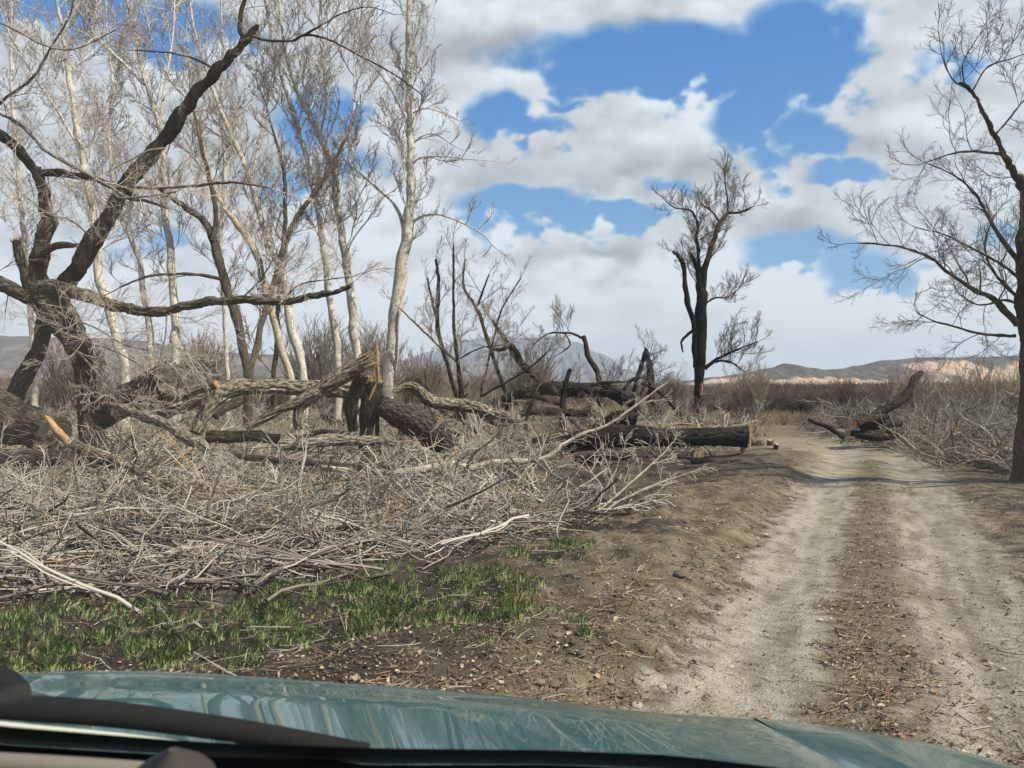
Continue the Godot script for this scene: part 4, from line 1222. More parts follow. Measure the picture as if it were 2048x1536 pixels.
	tree("fallen_log", "grey mossy log lying low behind the long black branch", "log", [["trunk", 14.6, 15.2, [560, 892, 26, 640, 884, 30, 720, 880, 28, 790, 884, 20], tw]], gb)
	# ---- branches that stand out in the slash
	var pw := st(3.0, 1.05, 2, [0, 3, 4, 5], 0.35, 0.36, 0.95, lin(0.46, 0.43, 0.37), lin(0.42, 0.38, 0.32), 0.012, 0.0035, 0.55, 0.1)
	var pb := {"mat": "poplar", "c0": lin(0.50, 0.47, 0.41), "c1": lin(0.36, 0.32, 0.27), "cell": 0.02, "lump": 0.1, "cf": 2.5}
	tree("fallen_branch", "long pale poplar branch with a wavy stem reaching over the black log", "branch", [
		["limb", 13.0, 14.6, [640, 932, 9, 700, 940, 12, 770, 944, 15, 815, 942, 17, 866, 935, 18, 905, 930, 20, 942, 938, 20, 976, 926, 16, 1044, 922, 14, 1092, 915, 11, 1130, 886, 9, 1170, 866, 8, 1215, 850, 7, 1262, 818, 6, 1332, 766, 4], pw],
		["limb", 13.4, 10.6, [905, 935, 8, 925, 963, 10, 960, 997, 11, 990, 1035, 9, 1012, 1066, 6], pw, {"c0": lin(0.48, 0.40, 0.30)}],
		["limb", 13.6, 12.4, [935, 935, 9, 950, 905, 7, 985, 880, 5, 1010, 845, 3], pw],
		["limb", 13.8, 13.2, [1085, 918, 7, 1110, 950, 6, 1150, 975, 5, 1160, 1000, 3], pw]], pb)
	tree("fallen_branch", "bright forked poplar branch reaching onto the bare soil by the track", "branch", [
		["limb", 10.9, 11.4, [1110, 1052, 7, 1150, 1036, 8, 1192, 1034, 9, 1232, 1007, 8, 1300, 974, 7, 1352, 955, 4], pw],
		["limb", 10.9, 11.2, [1150, 1036, 7, 1190, 1006, 8, 1212, 975, 6, 1232, 940, 3], pw],
		["limb", 11.1, 12.2, [1190, 1030, 6, 1240, 985, 6, 1290, 940, 5, 1330, 905, 3], pw]], pb)
	var ch := {"mat": "bark", "c0": lin(0.36, 0.33, 0.27), "c1": lin(0.22, 0.19, 0.15), "cell": 0.012, "amp": 0.004, "lump": 0.18, "cf": 3.0}
	var sw := st(2.2, 0.5, 1, [0, 3, 3], 0.3, 0.35, 1.0, lin(0.40, 0.36, 0.29), lin(0.44, 0.39, 0.31), 0.008, 0.003)
	tree("fallen_branch", "arched grey branch with knobby side shoots in the trampled twigs", "branch", [
		["limb", 9.0, 8.0, [393, 1082, 9, 444, 1072, 11, 496, 1062, 12, 540, 1055, 11, 598, 1069, 10, 640, 1096, 8, 650, 1132, 5], sw],
		["limb", 9.0, 9.2, [410, 1076, 8, 417, 1021, 8, 430, 975, 7, 446, 930, 4], sw]], ch)
	tree("fallen_branch", "crooked brown branch with a bent tip at the edge of the twigs", "branch", [["limb", 8.2, 8.0, [-40, 1112, 9, 30, 1110, 10, 96, 1106, 11, 130, 1128, 10, 178, 1140, 6], sw, {"c1": lin(0.18, 0.14, 0.1)}]], ch)
	tree("fallen_branch", "short stout tan branch lying flat beside the arched grey one", "branch", [["limb", 8.6, 8.4, [296, 1094, 8, 345, 1100, 11, 393, 1092, 10], sw, {"c0": lin(0.44, 0.37, 0.27)}]], ch)
	tree("fallen_branch", "smooth pale branch tapering along the front of the slash above the grass", "branch", [["limb", 7.1, 7.0, [300, 1180, 5, 330, 1172, 9, 359, 1163, 10, 400, 1164, 8, 513, 1168, 4], sw]], ch)
	tree("fallen_branch", "cluster of whitish sticks fanned at the front of the slash by the grass", "branch", [
		["limb", 7.3, 6.9, [805, 1110, 5, 790, 1140, 7, 760, 1150, 7, 700, 1160, 5, 620, 1172, 3], sw],
		["limb", 7.2, 7.0, [790, 1142, 5, 740, 1160, 5, 690, 1180, 3], sw]], ch)
	tree("fallen_branch", "thick stripped orange-brown branch stub lying across the slash", "branch", [["limb", 9.2, 9.0, [640, 1066, 8, 680, 1058, 12, 730, 1062, 8], {}, {"c0": lin(0.38, 0.23, 0.11), "c1": lin(0.26, 0.17, 0.1)}]], ch)
	tree("fallen_branch", "dark leaning branch propped on the pale poplar branch", "branch", [["limb", 11.6, 10.4, [785, 945, 8, 775, 965, 14, 755, 990, 13, 738, 1012, 10], {}, {"c0": lin(0.09, 0.075, 0.06), "c1": lin(0.05, 0.04, 0.035)}]], ch)
	tree("fallen_branch", "long black burnt branch running along behind the pale poplar branch", "branch", [["limb", 13.6, 13.0, [470, 912, 14, 540, 918, 17, 620, 926, 17, 700, 932, 16, 790, 936, 10], sw, {"c0": lin(0.05, 0.045, 0.04), "c1": lin(0.09, 0.08, 0.07)}]], ch)
	tree("fallen_branch", "rust-brown branch lying under the forked pale branch", "branch", [["limb", 10.2, 10.0, [925, 1065, 5, 965, 1055, 12, 1000, 1035, 10, 1020, 1010, 5], {}, {"c0": lin(0.14, 0.085, 0.06), "c1": lin(0.2, 0.14, 0.11)}]], ch)
	tree("stick", "thin white bent stick standing out of the grass", "stick", [["stem", 6.5, 5.7, [255, 1190, 3, 294, 1197, 4.5, 325, 1222, 5, 354, 1262, 4.5], {}, {"c0": lin(0.5, 0.47, 0.41), "c1": lin(0.42, 0.38, 0.32)}]], ch)
	tree("stick", "bleached knuckle of broken wood lying in the grass", "stick", [
		["stem", 5.8, 5.75, [290, 1268, 3, 330, 1268, 4, 365, 1263, 6, 380, 1250, 9, 392, 1246, 9, 405, 1256, 5], {}, {"c0": lin(0.58, 0.53, 0.45), "c1": lin(0.46, 0.41, 0.33)}],
		["stem", 5.8, 5.9, [392, 1246, 7, 398, 1236, 6, 396, 1228, 3], {}, {"c0": lin(0.58, 0.53, 0.45)}]], ch)
	tree("stick", "thin curved stick lying on the black bare soil by the hood", "stick", [["stem", 5.7, 5.3, [567, 1262, 2.5, 582, 1282, 3, 612, 1302, 3.5, 650, 1308, 3.5, 690, 1298, 4, 712, 1286, 5, 735, 1300, 3, 750, 1316, 2], sw, {"c0": lin(0.42, 0.36, 0.3)}]], ch)
	tree("stick", "short pale stick on the dark soil among grass tufts", "stick", [["stem", 5.1, 5.1, [372, 1314, 4, 395, 1308, 5, 414, 1304, 3], {}, {"c0": lin(0.55, 0.5, 0.42)}]], ch)
	# ---- the felled black log by the road
	tree("felled_log", "massive charred black log with a sawn orange end by the road", "log", [
		["trunk", 20.6, 19.2, [1060, 892, 40, 1120, 888, 46, 1180, 882, 50, 1246, 874, 54, 1342, 873, 48, 1430, 877, 46, 1490, 876, 48], st(0.5, 0.8, 2, [0, 3, 4], 0.3, 0.35, 0.9, lin(0.3, 0.27, 0.22), lin(0.35, 0.31, 0.26), 0.01, 0.0035), {"cut": 1, "torn": 0, "tn": 16}],
		["scar", 19.35, 19.25, [1345, 851, 3, 1365, 848, 7, 1392, 850, 3], {}, ow],
		["hinge_splinter", 19.2, 19.1, [1486, 895, 12, 1484, 908, 9, 1494, 922, 5], {}, ow]], cb)
	var rounds := [
		[1395, 903, 19.3, 18, 12, "charred log round wedged under the middle of the black log"], [1424, 899, 19.8, 9, 8, "split orange wedge of wood under the black log"],
		[1520, 886, 21.5, 14, 9, "pale-topped log round on the pile past the black log's sawn end"], [1540, 889, 21.0, 11, 10, "log round lying on its side next to the pale-topped one"],
		[1552, 899, 20.4, 8, 7, "small yellow wood chunk at the front of the log rounds"], [1506, 880, 22.0, 12, 8, "grey log round leaning on the black log's sawn end"]]
	for q in rounds:
		var g := GX(q[0], q[1] + 14.0)
		var d: float = -g.z
		var r: float = q[3] * 0.6 / F * d
		var c := Vector3(g.x, g.y + r * 0.9, g.z)
		r *= rng.randf_range(0.75, 1.15)
		var ax := Vector3(rng.randf_range(-1.0, 1.0), rng.randf_range(-0.1, 1.6) * float(rng.randi() % 2), rng.randf_range(0.2, 1.0)).normalized()
		var o := thing("log_round", q[5], "log", c - Vector3(0, r, 0), "cut rounds by the felled black log")
		var m := MB.new()
		tube(m, PackedVector3Array([c - ax * r * 1.3, c, c + ax * r * 1.3]), PackedFloat32Array([r, r * 1.05, r * 0.9]), 18, lin(0.10, 0.085, 0.07), lin(0.24, 0.2, 0.155), 0.01, true, true, 0.25)
		part(o, "bark", m, M.bark)
		m = MB.new()
		disc(m, c + ax * r * 1.45, ax, r * 0.84, lin(0.48, 0.36, 0.22), lin(0.36, 0.25, 0.14))
		part(o, "cut_face", m, M.wood)
	var dl := {"mat": "char", "c0": blk0, "c1": lin(0.07, 0.06, 0.052), "cell": 0.03, "amp": 0.02, "lump": 0.22, "w": 1.15}
	tree("fallen_log", "short black log on bare soil in front of the massive charred log", "log", [["trunk", 18.2, 18.0, [1150, 918, 13, 1200, 914, 18, 1258, 908, 15], {}, {"c1": lin(0.22, 0.19, 0.16)}]], dl)
	tree("fallen_log", "small dark log below the wedged log round", "log", [["trunk", 18.0, 18.0, [1382, 922, 11, 1402, 923, 14, 1424, 927, 12], {}]], dl)
	tree("fallen_log", "thin black log pointing from the sawn end to the road", "log", [["trunk", 19.0, 18.6, [1500, 914, 7, 1532, 915, 13, 1578, 921, 10], tw]], dl)
	tree("fallen_log", "black burnt log leaning behind the massive charred log", "log", [["trunk", 22.5, 22, [1180, 862, 20, 1215, 850, 26, 1240, 836, 26, 1272, 838, 18], tw]], dl)
	tree("fallen_log", "broken log with bright yellow splinters at the left end of the black log", "log", [["trunk", 20.5, 20.2, [1020, 893, 20, 1060, 888, 26, 1100, 880, 18], {}, {"torn": 1, "tn": 14, "tl": 2.0}]], dl)
	# ---- the fallen burnt tree behind
	var bt := st(2.6, 1.6, 3, [0, 3, 4, 6], 0.35, 0.28, 0.9, lin(0.08, 0.07, 0.06), lin(0.17, 0.148, 0.128), 0.02, 0.005)
	var bigc := {"mat": "char", "c0": blk0, "c1": lin(0.055, 0.047, 0.04), "cell": 0.04, "amp": 0.03, "lump": 0.22, "spray": "mid"}
	tree("fallen_tree", "burnt black tree lying on its side with crooked limbs held up", "tree", [
		["trunk", 31, 29, [1005, 800, 20, 1060, 784, 28, 1110, 777, 34, 1180, 780, 38, 1225, 786, 34, 1262, 806, 24, 1275, 826, 16], bt],
		["limb", 30.5, 31, [1100, 778, 16, 1068, 752, 17, 1042, 722, 15, 1020, 692, 13, 1000, 664, 9, 985, 640, 5], bt],
		["limb", 30.6, 30, [1040, 716, 11, 1020, 690, 13, 1000, 700, 10, 975, 695, 7], bt],
		["limb", 30, 29.4, [1050, 790, 9, 1090, 800, 10, 1130, 812, 8], bt],
		["limb", 29.5, 29, [1180, 770, 8, 1215, 765, 8, 1260, 762, 5, 1300, 750, 3], bt],
		["limb", 30, 30, [1240, 790, 10, 1258, 765, 9, 1275, 752, 6], bt]], bigc)
	tree("snapped_stump", "pointed black stump split into two legs beyond the fallen burnt tree", "stump", [
		["trunk", 32, 32, [1303, 806, 18, 1302, 770, 18, 1298, 730, 15, 1293, 702, 8, 1290, 696, 4], bt, {"root": true}],
		["limb", 32, 32, [1262, 812, 10, 1270, 775, 10, 1282, 735, 11, 1291, 702, 8], bt],
		["limb", 32, 31.8, [1280, 790, 7, 1292, 765, 8, 1300, 740, 7], {}]], bigc)
	tree("snapped_stump", "bent-over broken stem drooping one wispy branch behind the fallen burnt tree", "stump", [
		["trunk", 34, 34, [1200, 800, 13, 1196, 752, 14, 1178, 712, 13, 1166, 672, 11], {}, {"root": true, "c0": lin(0.09, 0.078, 0.065)}],
		["limb", 34, 33.6, [1164, 676, 7, 1137, 666, 6, 1096, 668, 4, 1066, 690, 3], bt],
		["limb", 34, 33.8, [1130, 667, 4, 1140, 690, 4, 1118, 708, 3], bt]], bigc)
	tree("snapped_stump", "short upright black stub in front of the fallen burnt tree", "stump", [["trunk", 27, 27, [1124, 818, 14, 1126, 800, 14, 1132, 765, 12, 1141, 738, 9], {}, {"root": true, "torn": 1, "tn": 5}]], bigc)
	tree("snapped_stump", "small leaning stub with a tan broken tip among low black logs", "stump", [["trunk", 24, 24, [1052, 850, 10, 1060, 815, 10, 1074, 788, 6], {}, {"root": true, "torn": 1, "tn": 5}]], bigc)
	tree("fallen_log", "low black log lying between the two short stubs", "log", [["trunk", 25, 25.4, [1040, 828, 16, 1085, 822, 18, 1140, 824, 20, 1195, 830, 16], bt]], bigc)
	# ---- brush heap across the road, logs with sawn faces
	var hp := "sawn logs in the brush heap across the track"
	tree("fallen_bough", "crooked black limb jutting up from the brush heap across the track", "branch", [["limb", 22.5, 22.6, [1722, 858, 14, 1745, 838, 16, 1765, 822, 14, 1790, 810, 15, 1808, 798, 15, 1822, 775, 13, 1832, 756, 12, 1843, 742, 7], st(1.0, 1.0, 3, [0, 3, 4, 4], 0.5, 0.25, 0.9, lin(0.2, 0.17, 0.14), lin(0.33, 0.29, 0.24), 0.014, 0.0045)]], dl)
	var hl := [[1712, 846, 13, 1745, 838, 14, 1775, 832, 10, 22.0, "topmost sawn black log of the brush heap, showing its round yellow end"], [1724, 831, 9, 1742, 834, 10, 1760, 842, 8, 22.4, "smaller sawn limb resting above the round yellow log end"],
		[1770, 861, 9, 1790, 864, 12, 1800, 868, 12, 21.4, "sawn black log low at the edge of the brush heap facing the track"], [1700, 866, 10, 1740, 870, 18, 1790, 874, 16, 22.2, "black log forming the base of the brush heap"],
		[1735, 856, 12, 1760, 850, 17, 1800, 846, 12, 22.6, "charred log buried in the middle of the brush heap"]]
	for q in hl:
		tree("sawn_log", q[10], "log", [["trunk", q[9], q[9] + 0.5, [q[0], q[1], q[2], q[3], q[4], q[5], q[6], q[7], q[8]], {}, {"cut": 0}]], dl, hp)
	tree("fallen_bough", "thin burnt limb with upright twigs trailing off the brush heap to bare sand", "branch", [["limb", 23, 22.5, [1616, 838, 5, 1640, 848, 8, 1662, 858, 9, 1690, 874, 9], st(1.6, 0.9, 2, [0, 3, 4], 0.5, 0.3, 0.9, lin(0.3, 0.26, 0.2), lin(0.36, 0.31, 0.25), 0.01, 0.005)]], dl)
	tree("fallen_log", "short charred log lying at the verge before the rough-barked tree", "log", [["trunk", 17.6, 17.4, [1890, 917, 11, 1918, 919, 13, 1946, 923, 11], {}]], dl)
	tree("sawn_log", "grey log at the rough-barked tree's foot showing an orange sawn face", "log", [["trunk", 15.3, 15.9, [2011, 946, 26, 1985, 930, 26, 1950, 925, 22], {}, {"cut": 0}]], gb)
	tree("fallen_log", "pale grey log half hidden behind the rough-barked tree", "log", [["trunk", 16.8, 17.2, [1958, 908, 16, 2000, 902, 20, 2070, 898, 18], {}]], gb)
	tree("fallen_branch", "bleached stripped branch lying at the verge in front of the brush heap", "branch", [["limb", 18.8, 17.8, [1795, 868, 5, 1815, 885, 9, 1832, 900, 6], {}, {"c0": lin(0.5, 0.44, 0.36)}]], ch)

# ------------------------------------------------------------------ background thicket
func bush_mesh(stems: int, h: float, spread: float, c0: Color, c1: Color, k: Array, up := 0.55, rm := 0.008) -> ArrayMesh:
	var m := MB.new()
	var s := st(1, 1, 2, k, up, 0.2, 0.75, c0, c1, 0.02, rm, 0.5)
	for q in stems:
		var a := rng.randf() * TAU
		var sp := spread * sqrt(rng.randf())
		var p := Vector3(cos(a) * sp * 0.5, -0.1, sin(a) * sp * 0.5)
		branch(m, p, Vector3(cos(a) * sp * 0.7, 1.0, sin(a) * sp * 0.7), h * rng.randf_range(0.55, 1.0), rm * 2.6, 2, s)
	return m.mesh(M.twig)

func build_thicket() -> void:
	var W := Color(1, 1, 1)
	var vars := []
	for k in 5: vars.append(bush_mesh(46, 2.6, 0.9, W * 0.9, W, [0, 4, 6]))
	var pool := [lin(0.13, 0.11, 0.095), lin(0.10, 0.085, 0.075), lin(0.17, 0.145, 0.115), lin(0.12, 0.085, 0.07), lin(0.20, 0.175, 0.13)]
	var xf := [[], [], [], [], []]
	var co := [[], [], [], [], []]
	for q in 2600:
		var d := 44.0 + pow(rng.randf(), 1.6) * 190.0
		var px := rng.randf_range(-250, 2300)
		if px > 1080 and px < 1330 and d < 62.0: continue
		var x := (px - 1024.0) / F * d
		var v := rng.randi() % 5
		var s := rng.randf_range(0.55, 1.0) * (0.85 + 0.35 * nz.get_noise_2d(x * 0.06, d * 0.06)) * lerpf(0.62, 1.0, sm(48.0, 110.0, d)) * (1.0 if px > 1450 else 0.9)
		if px < 1000: s *= 1.3
		xf[v].append(Transform3D(Basis(Vector3.UP, rng.randf() * TAU).scaled(Vector3(s * 1.25, s, s * 1.25)), Vector3(x, hgt(x, -d), -d)))
		var c: Color = pool[rng.randi() % 5]
		if px > 1500: c = c.lerp(lin(0.085, 0.073, 0.062), 0.55)
		if rng.randf() < 0.06: c = lin(0.36, 0.32, 0.22)
		co[v].append(c)
	for v in 5: scatter("thicket", "grey-brown leafless thicket filling the flats below the far hills", "thicket", vars[v], xf[v], co[v])
	# dry grass and low weeds at its foot
	var gm := []
	for k in 3:
		var m := MB.new()
		for b in 26:
			var a := rng.randf() * TAU
			var o := Vector3(cos(a), 0, sin(a)) * rng.randf() * 0.3
			var dr := Vector3(rng.randf_range(-0.5, 0.5), 1.0, rng.randf_range(-0.5, 0.5)).normalized()
			var h := rng.randf_range(0.2, 0.55)
			thin(m, PackedVector3Array([o, o + dr * h * 0.5, o + dr * h + Vector3(rng.randf_range(-0.15, 0.15), -0.02, rng.randf_range(-0.15, 0.15))]), 0.007, 0.003, W * 0.8, W)
		gm.append(m.mesh(M.twig))
	xf = [[], [], []]
	co = [[], [], []]
	for q in 7000:
		var d := 23.0 + pow(rng.randf(), 1.3) * 42.0
		var px := rng.randf_range(-150, 2200)
		var x := (px - 1024.0) / F * d
		if absf(track_s(x, -d)) < 2.2 and d < 34.0: continue
		if d < 27.5 and px > 1420 and px < 1720: continue
		var v := rng.randi() % 3
		var s := rng.randf_range(0.5, 1.15)
		xf[v].append(Transform3D(Basis(Vector3.UP, rng.randf() * TAU).scaled(Vector3(s * 1.3, s, s * 1.3)), Vector3(x, hgt(x, -d) - 0.02, -d)))
		co[v].append([lin(0.30, 0.25, 0.15), lin(0.22, 0.17, 0.10), lin(0.16, 0.11, 0.075), lin(0.34, 0.30, 0.20)][rng.randi() % 4])
	for v in 3: scatter("dry_grass", "pale dry grass and weeds growing between the burnt trees and thicket", "grass", gm[v], xf[v], co[v])
	# shrubs that can be told apart in front of it
	var shr := [
		[1500, 40, 2.7, lin(0.33, 0.29, 0.225), "pale straw-coloured shrub standing just past the charcoal-black snag"], [1345, 56, 2.3, lin(0.14, 0.12, 0.10), "dark shrub directly behind the charcoal-black snag"],
		[1215, 52, 2.2, lin(0.30, 0.26, 0.19), "tan shrub seen beyond the pointed black stump"], [1820, 32, 2.2, lin(0.24, 0.20, 0.155), "grey-tan shrub standing behind the brush heap"],
		[1950, 30, 2.4, lin(0.26, 0.225, 0.165), "tall tan shrub by the rough-barked tree's twigs"], [2040, 34, 2.5, lin(0.27, 0.235, 0.165), "yellowish shrub behind the rough-barked tree's trunk"],
		[1690, 42, 1.9, lin(0.14, 0.115, 0.10), "low dark shrub past the sandy turning place"],
		[640, 42, 4.6, lin(0.23, 0.21, 0.185), "tall grey brushy shrub behind the leaning poplars"], [735, 44, 4.6, lin(0.22, 0.20, 0.18), "tall dark brushy shrub between two white poplars"], [400, 44, 4.2, lin(0.19, 0.17, 0.135), "rounded grey shrub seen under the long grey limb"],
		[850, 46, 3.6, lin(0.20, 0.175, 0.145), "grey shrub behind the twin-topped sapling"], [1060, 44, 3.4, lin(0.19, 0.165, 0.14), "brown shrub behind the fallen burnt tree's raised limbs"], [150, 42, 3.8, lin(0.19, 0.165, 0.14), "grey shrub behind the huge cottonwood's trunk"]]
	var sv := []
	for k in 4: sv.append(bush_mesh(60, 1.0, 0.34, W * 0.75, W, [0, 5, 7], 0.5, 0.0034))
	for q in shr:
		var d: float = q[1]
		var x: float = (q[0] - 1024.0) / F * d
		var o := thing("shrub", q[4], "shrub", Vector3(x, hgt(x, -d), -d), "shrubs in front of the thicket")
		scatter("stems", "", "", sv[rng.randi() % 4], [Transform3D(Basis(Vector3.UP, rng.randf() * TAU).scaled(Vector3(q[2], q[2], q[2])), Vector3.ZERO)], [q[3]], o)

# ------------------------------------------------------------------ slash: loose branches and twigs
func in_poly(p: Vector3, poly: PackedVector2Array) -> bool:
	return Geometry2D.is_point_in_polygon(Vector2(p.x, -p.z), poly)

func gpoly(a: Array) -> PackedVector2Array:
	var o := PackedVector2Array()
	for k in a.size() / 2:
		var g := GX(a[k * 2], a[k * 2 + 1])
		o.append(Vector2(g.x, -g.z))
	return o

func stick_mesh(ln: float, r: float, lv: int, k: Array, curl: float) -> ArrayMesh:
	var m := MB.new()
	var sd := st(1, 1, lv, k, 0.0, curl, 0.8, Color(0.85, 0.85, 0.85), Color(1, 1, 1), r, 0.0028, 0.5)
	sd.seg = 5
	sd.flat = 0.45
	branch(m, Vector3(-ln * 0.5, 0, 0), Vector3(1, 0, 0), ln, r, lv, sd)
	return m.mesh(M.twig)

func lay(p: Vector3, lift: float, tilt: float, s: float) -> Transform3D:
	var roll := rng.randfn(0.0, 0.25) + (PI if rng.randf() < 0.5 else 0.0) if -p.z < 11.0 else rng.randf() * TAU
	var b := Basis(Vector3.UP, rng.randf() * TAU) * Basis(Vector3(0, 0, 1), rng.randfn(0.0, tilt)) * Basis(Vector3(1, 0, 0), roll)
	return Transform3D(b.scaled(Vector3(s, s, s)), p + Vector3(0, lift, 0))

func stick_color() -> Color:
	var t := rng.randf()
	var c := lin(0.42, 0.385, 0.32)
	if t < 0.30: c = lin(0.38, 0.36, 0.32)
	elif t < 0.46: c = lin(0.20, 0.175, 0.145)
	elif t < 0.60: c = lin(0.075, 0.064, 0.054)
	elif t < 0.65: c = lin(0.36, 0.26, 0.155)
	elif t < 0.85: c = lin(0.54, 0.505, 0.44)
	return c * rng.randf_range(0.7, 1.1)

func build_slash() -> void:
	var heap := gpoly([-200, 1185, 0, 1190, 300, 1182, 560, 1172, 700, 1140, 800, 1118, 960, 1100, 1130, 1078, 1220, 1045, 1130, 990, 1040, 950, 1150, 905, 1100, 872, 860, 866, 500, 862, 200, 866, -300, 866])
	var far_heap := gpoly([-300, 880, 300, 880, 700, 880, 1100, 885, 1300, 925, 1470, 905, 1500, 880, 1480, 858, 1320, 846, 1100, 842, 800, 840, 400, 838, -300, 838])
	var right := gpoly([1610, 858, 1690, 886, 1760, 890, 1850, 912, 1960, 945, 2010, 950, 2250, 960, 2250, 850, 2000, 842, 1800, 836, 1640, 838])
	var vars := []
	var nv := 12
	for k in nv: vars.append(stick_mesh([0.25, 0.4, 0.65, 1.0][k % 4], [0.006, 0.009, 0.0075, 0.012][k % 4], 0 if k < 5 else 1, [0, 3, 4], 0.14 + 0.07 * (k % 4)))
	var xf := []
	var co := []
	for k in nv:
		xf.append([])
		co.append([])
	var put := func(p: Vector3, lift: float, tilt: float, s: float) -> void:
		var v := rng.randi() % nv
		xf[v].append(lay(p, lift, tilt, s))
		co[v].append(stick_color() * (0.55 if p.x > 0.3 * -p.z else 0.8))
	var made := 0
	while made < 13000:
		var d := 6.6 + 22.0 * pow(rng.randf(), 1.35)
		var x := lerpf(-0.75 * d, 0.20 * d, rng.randf())
		var p := Vector3(x, 0, -d)
		if not in_poly(p, heap): continue
		p.y = hgt(x, -d)
		var fr := sm(6.6, 11.0, d)
		var hi := rng.randf() * rng.randf()
		put.call(p, 0.01 + hi * lerpf(0.08, 0.42, fr), lerpf(0.06, 0.40, fr) * (0.5 + hi), 0.45 + 1.3 * pow(rng.randf(), 2.2))
		made += 1
	made = 0
	while made < 5200:
		var d := 18.0 + 24.0 * rng.randf()
		var x := lerpf(-0.75 * d, 0.30 * d, rng.randf())
		var p := Vector3(x, hgt(x, -d), -d)
		if not in_poly(p, far_heap): continue
		put.call(p, rng.randf() * rng.randf() * 0.5, 0.5, rng.randf_range(0.7, 1.9))
		made += 1
	made = 0
	while made < 6500:
		var d := 14.0 + 26.0 * rng.randf()
		var x := lerpf(0.33 * d, 0.75 * d, rng.randf())
		var p := Vector3(x, hgt(x, -d), -d)
		if not in_poly(p, right): continue
		var e := sm(1.6, 4.0, track_s(x, -minf(d, 22.0)))
		put.call(p, rng.randf() * rng.randf() * lerpf(0.12, 0.75, e), 0.40, rng.randf_range(0.7, 2.2))
		made += 1
	# stray twigs over the verge and the road's far end
	made = 0
	while made < 900:
		var d := 4.8 + 20.0 * pow(rng.randf(), 1.2)
		var x := lerpf(-0.6 * d, 0.66 * d, rng.randf())
		var s := absf(track_s(x, -d))
		if rng.randf() > (0.08 if s < 1.1 else 0.7): continue
		put.call(Vector3(x, hgt(x, -d), -d), 0.008, 0.06, rng.randf_range(0.15, 0.6))
		made += 1
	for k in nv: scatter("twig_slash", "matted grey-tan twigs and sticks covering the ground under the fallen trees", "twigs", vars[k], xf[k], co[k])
	# fine curled brushwood
	var bx := [[], [], [], [], []]
	var bc := [[], [], [], [], []]
	for z in [[heap, 420, 8.5, 24.0, -0.75, 0.2, 0.25, 1.0], [far_heap, 420, 18.0, 38.0, -0.7, 0.3, 0.5, 1.3], [right, 1100, 14.5, 36.0, 0.34, 0.75, 0.6, 1.35]]:
		made = 0
		while made < z[1]:
			var d: float = lerpf(z[2], z[3], rng.randf())
			var x: float = lerpf(z[4] * d, z[5] * d, rng.randf())
			var p := Vector3(x, hgt(x, -d), -d)
			if not in_poly(p, z[0]): continue
			var e := sm(1.6, 4.5, track_s(x, -minf(d, 22.0))) if z[1] == 1100 else 1.0
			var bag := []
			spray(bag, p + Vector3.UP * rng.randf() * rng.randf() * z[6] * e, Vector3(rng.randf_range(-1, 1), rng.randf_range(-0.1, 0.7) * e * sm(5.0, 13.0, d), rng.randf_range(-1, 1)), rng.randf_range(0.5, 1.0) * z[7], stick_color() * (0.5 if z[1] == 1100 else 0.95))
			var v := rng.randi() % 5
			bx[v].append(bag[0][0])
			bc[v].append(bag[0][1])
			made += 1
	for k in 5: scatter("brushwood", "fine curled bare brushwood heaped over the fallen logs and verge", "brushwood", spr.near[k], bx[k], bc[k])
	# the larger loose branches, each its own object
	var bm := []
	var look0 := [lin(0.38, 0.345, 0.28), lin(0.29, 0.26, 0.215), lin(0.44, 0.38, 0.29), lin(0.17, 0.145, 0.115), lin(0.32, 0.23, 0.145), lin(0.40, 0.375, 0.33)]
	for k in 18:
		var ln := rng.randf_range(0.9, 2.3)
		var r := rng.randf_range(0.011, 0.026)
		var pts := PackedVector3Array()
		var rad := PackedFloat32Array()
		var p := Vector3(-ln * 0.5, 0, 0)
		var d := Vector3(1, 0, 0)
		for j in 9:
			pts.append(p)
			rad.append(r * lerpf(1.0, 0.35, j / 8.0))
			d = (d + rv() * Vector3(0.2, 0.16, 0.38)).normalized()
			p += d * ln / 8.0
		var limb := MB.new()
		var s := spline(pts, rad, 0.06)
		var c: Color = look0[k % 6]
		tube(limb, s[0], s[1], 7, c, c * 0.62, 0.0, true, true, 0.2, 4.0)
		var tws := MB.new()
		sprout(tws, [], s[0], s[1], st(3.6, 0.6, 1, [0, 3], 0.12, 0.34, 1.0, c * 0.9, c * 1.1, 0.008, 0.003, 0.5))
		bm.append([limb.mesh(M.bark), tws.mesh(M.twig), ("long " if ln > 1.85 else ("short " if ln < 1.35 else "middling ")) + ["grey-tan", "dull grey", "tan", "dark brown", "orange-brown", "whitish"][k % 6] + " bare branch "])
	var zones := [
		[heap, 190, 6.9, 20.0, -0.75, 0.2, 0.05, 0.30, 0.28, "lying loose in the slash before the fallen grey trunks", "loose branches in the slash before the fallen trunks"],
		[right, 55, 14.5, 30.0, 0.34, 0.75, 0.1, 0.9, 0.4, "tangled in the brush heap across the track", "loose branches of the brush heap"],
		[far_heap, 50, 18.0, 34.0, -0.6, 0.3, 0.05, 0.45, 0.4, "lying loose among the black logs and stubs", "loose branches among the black logs"]]
	var dark := []
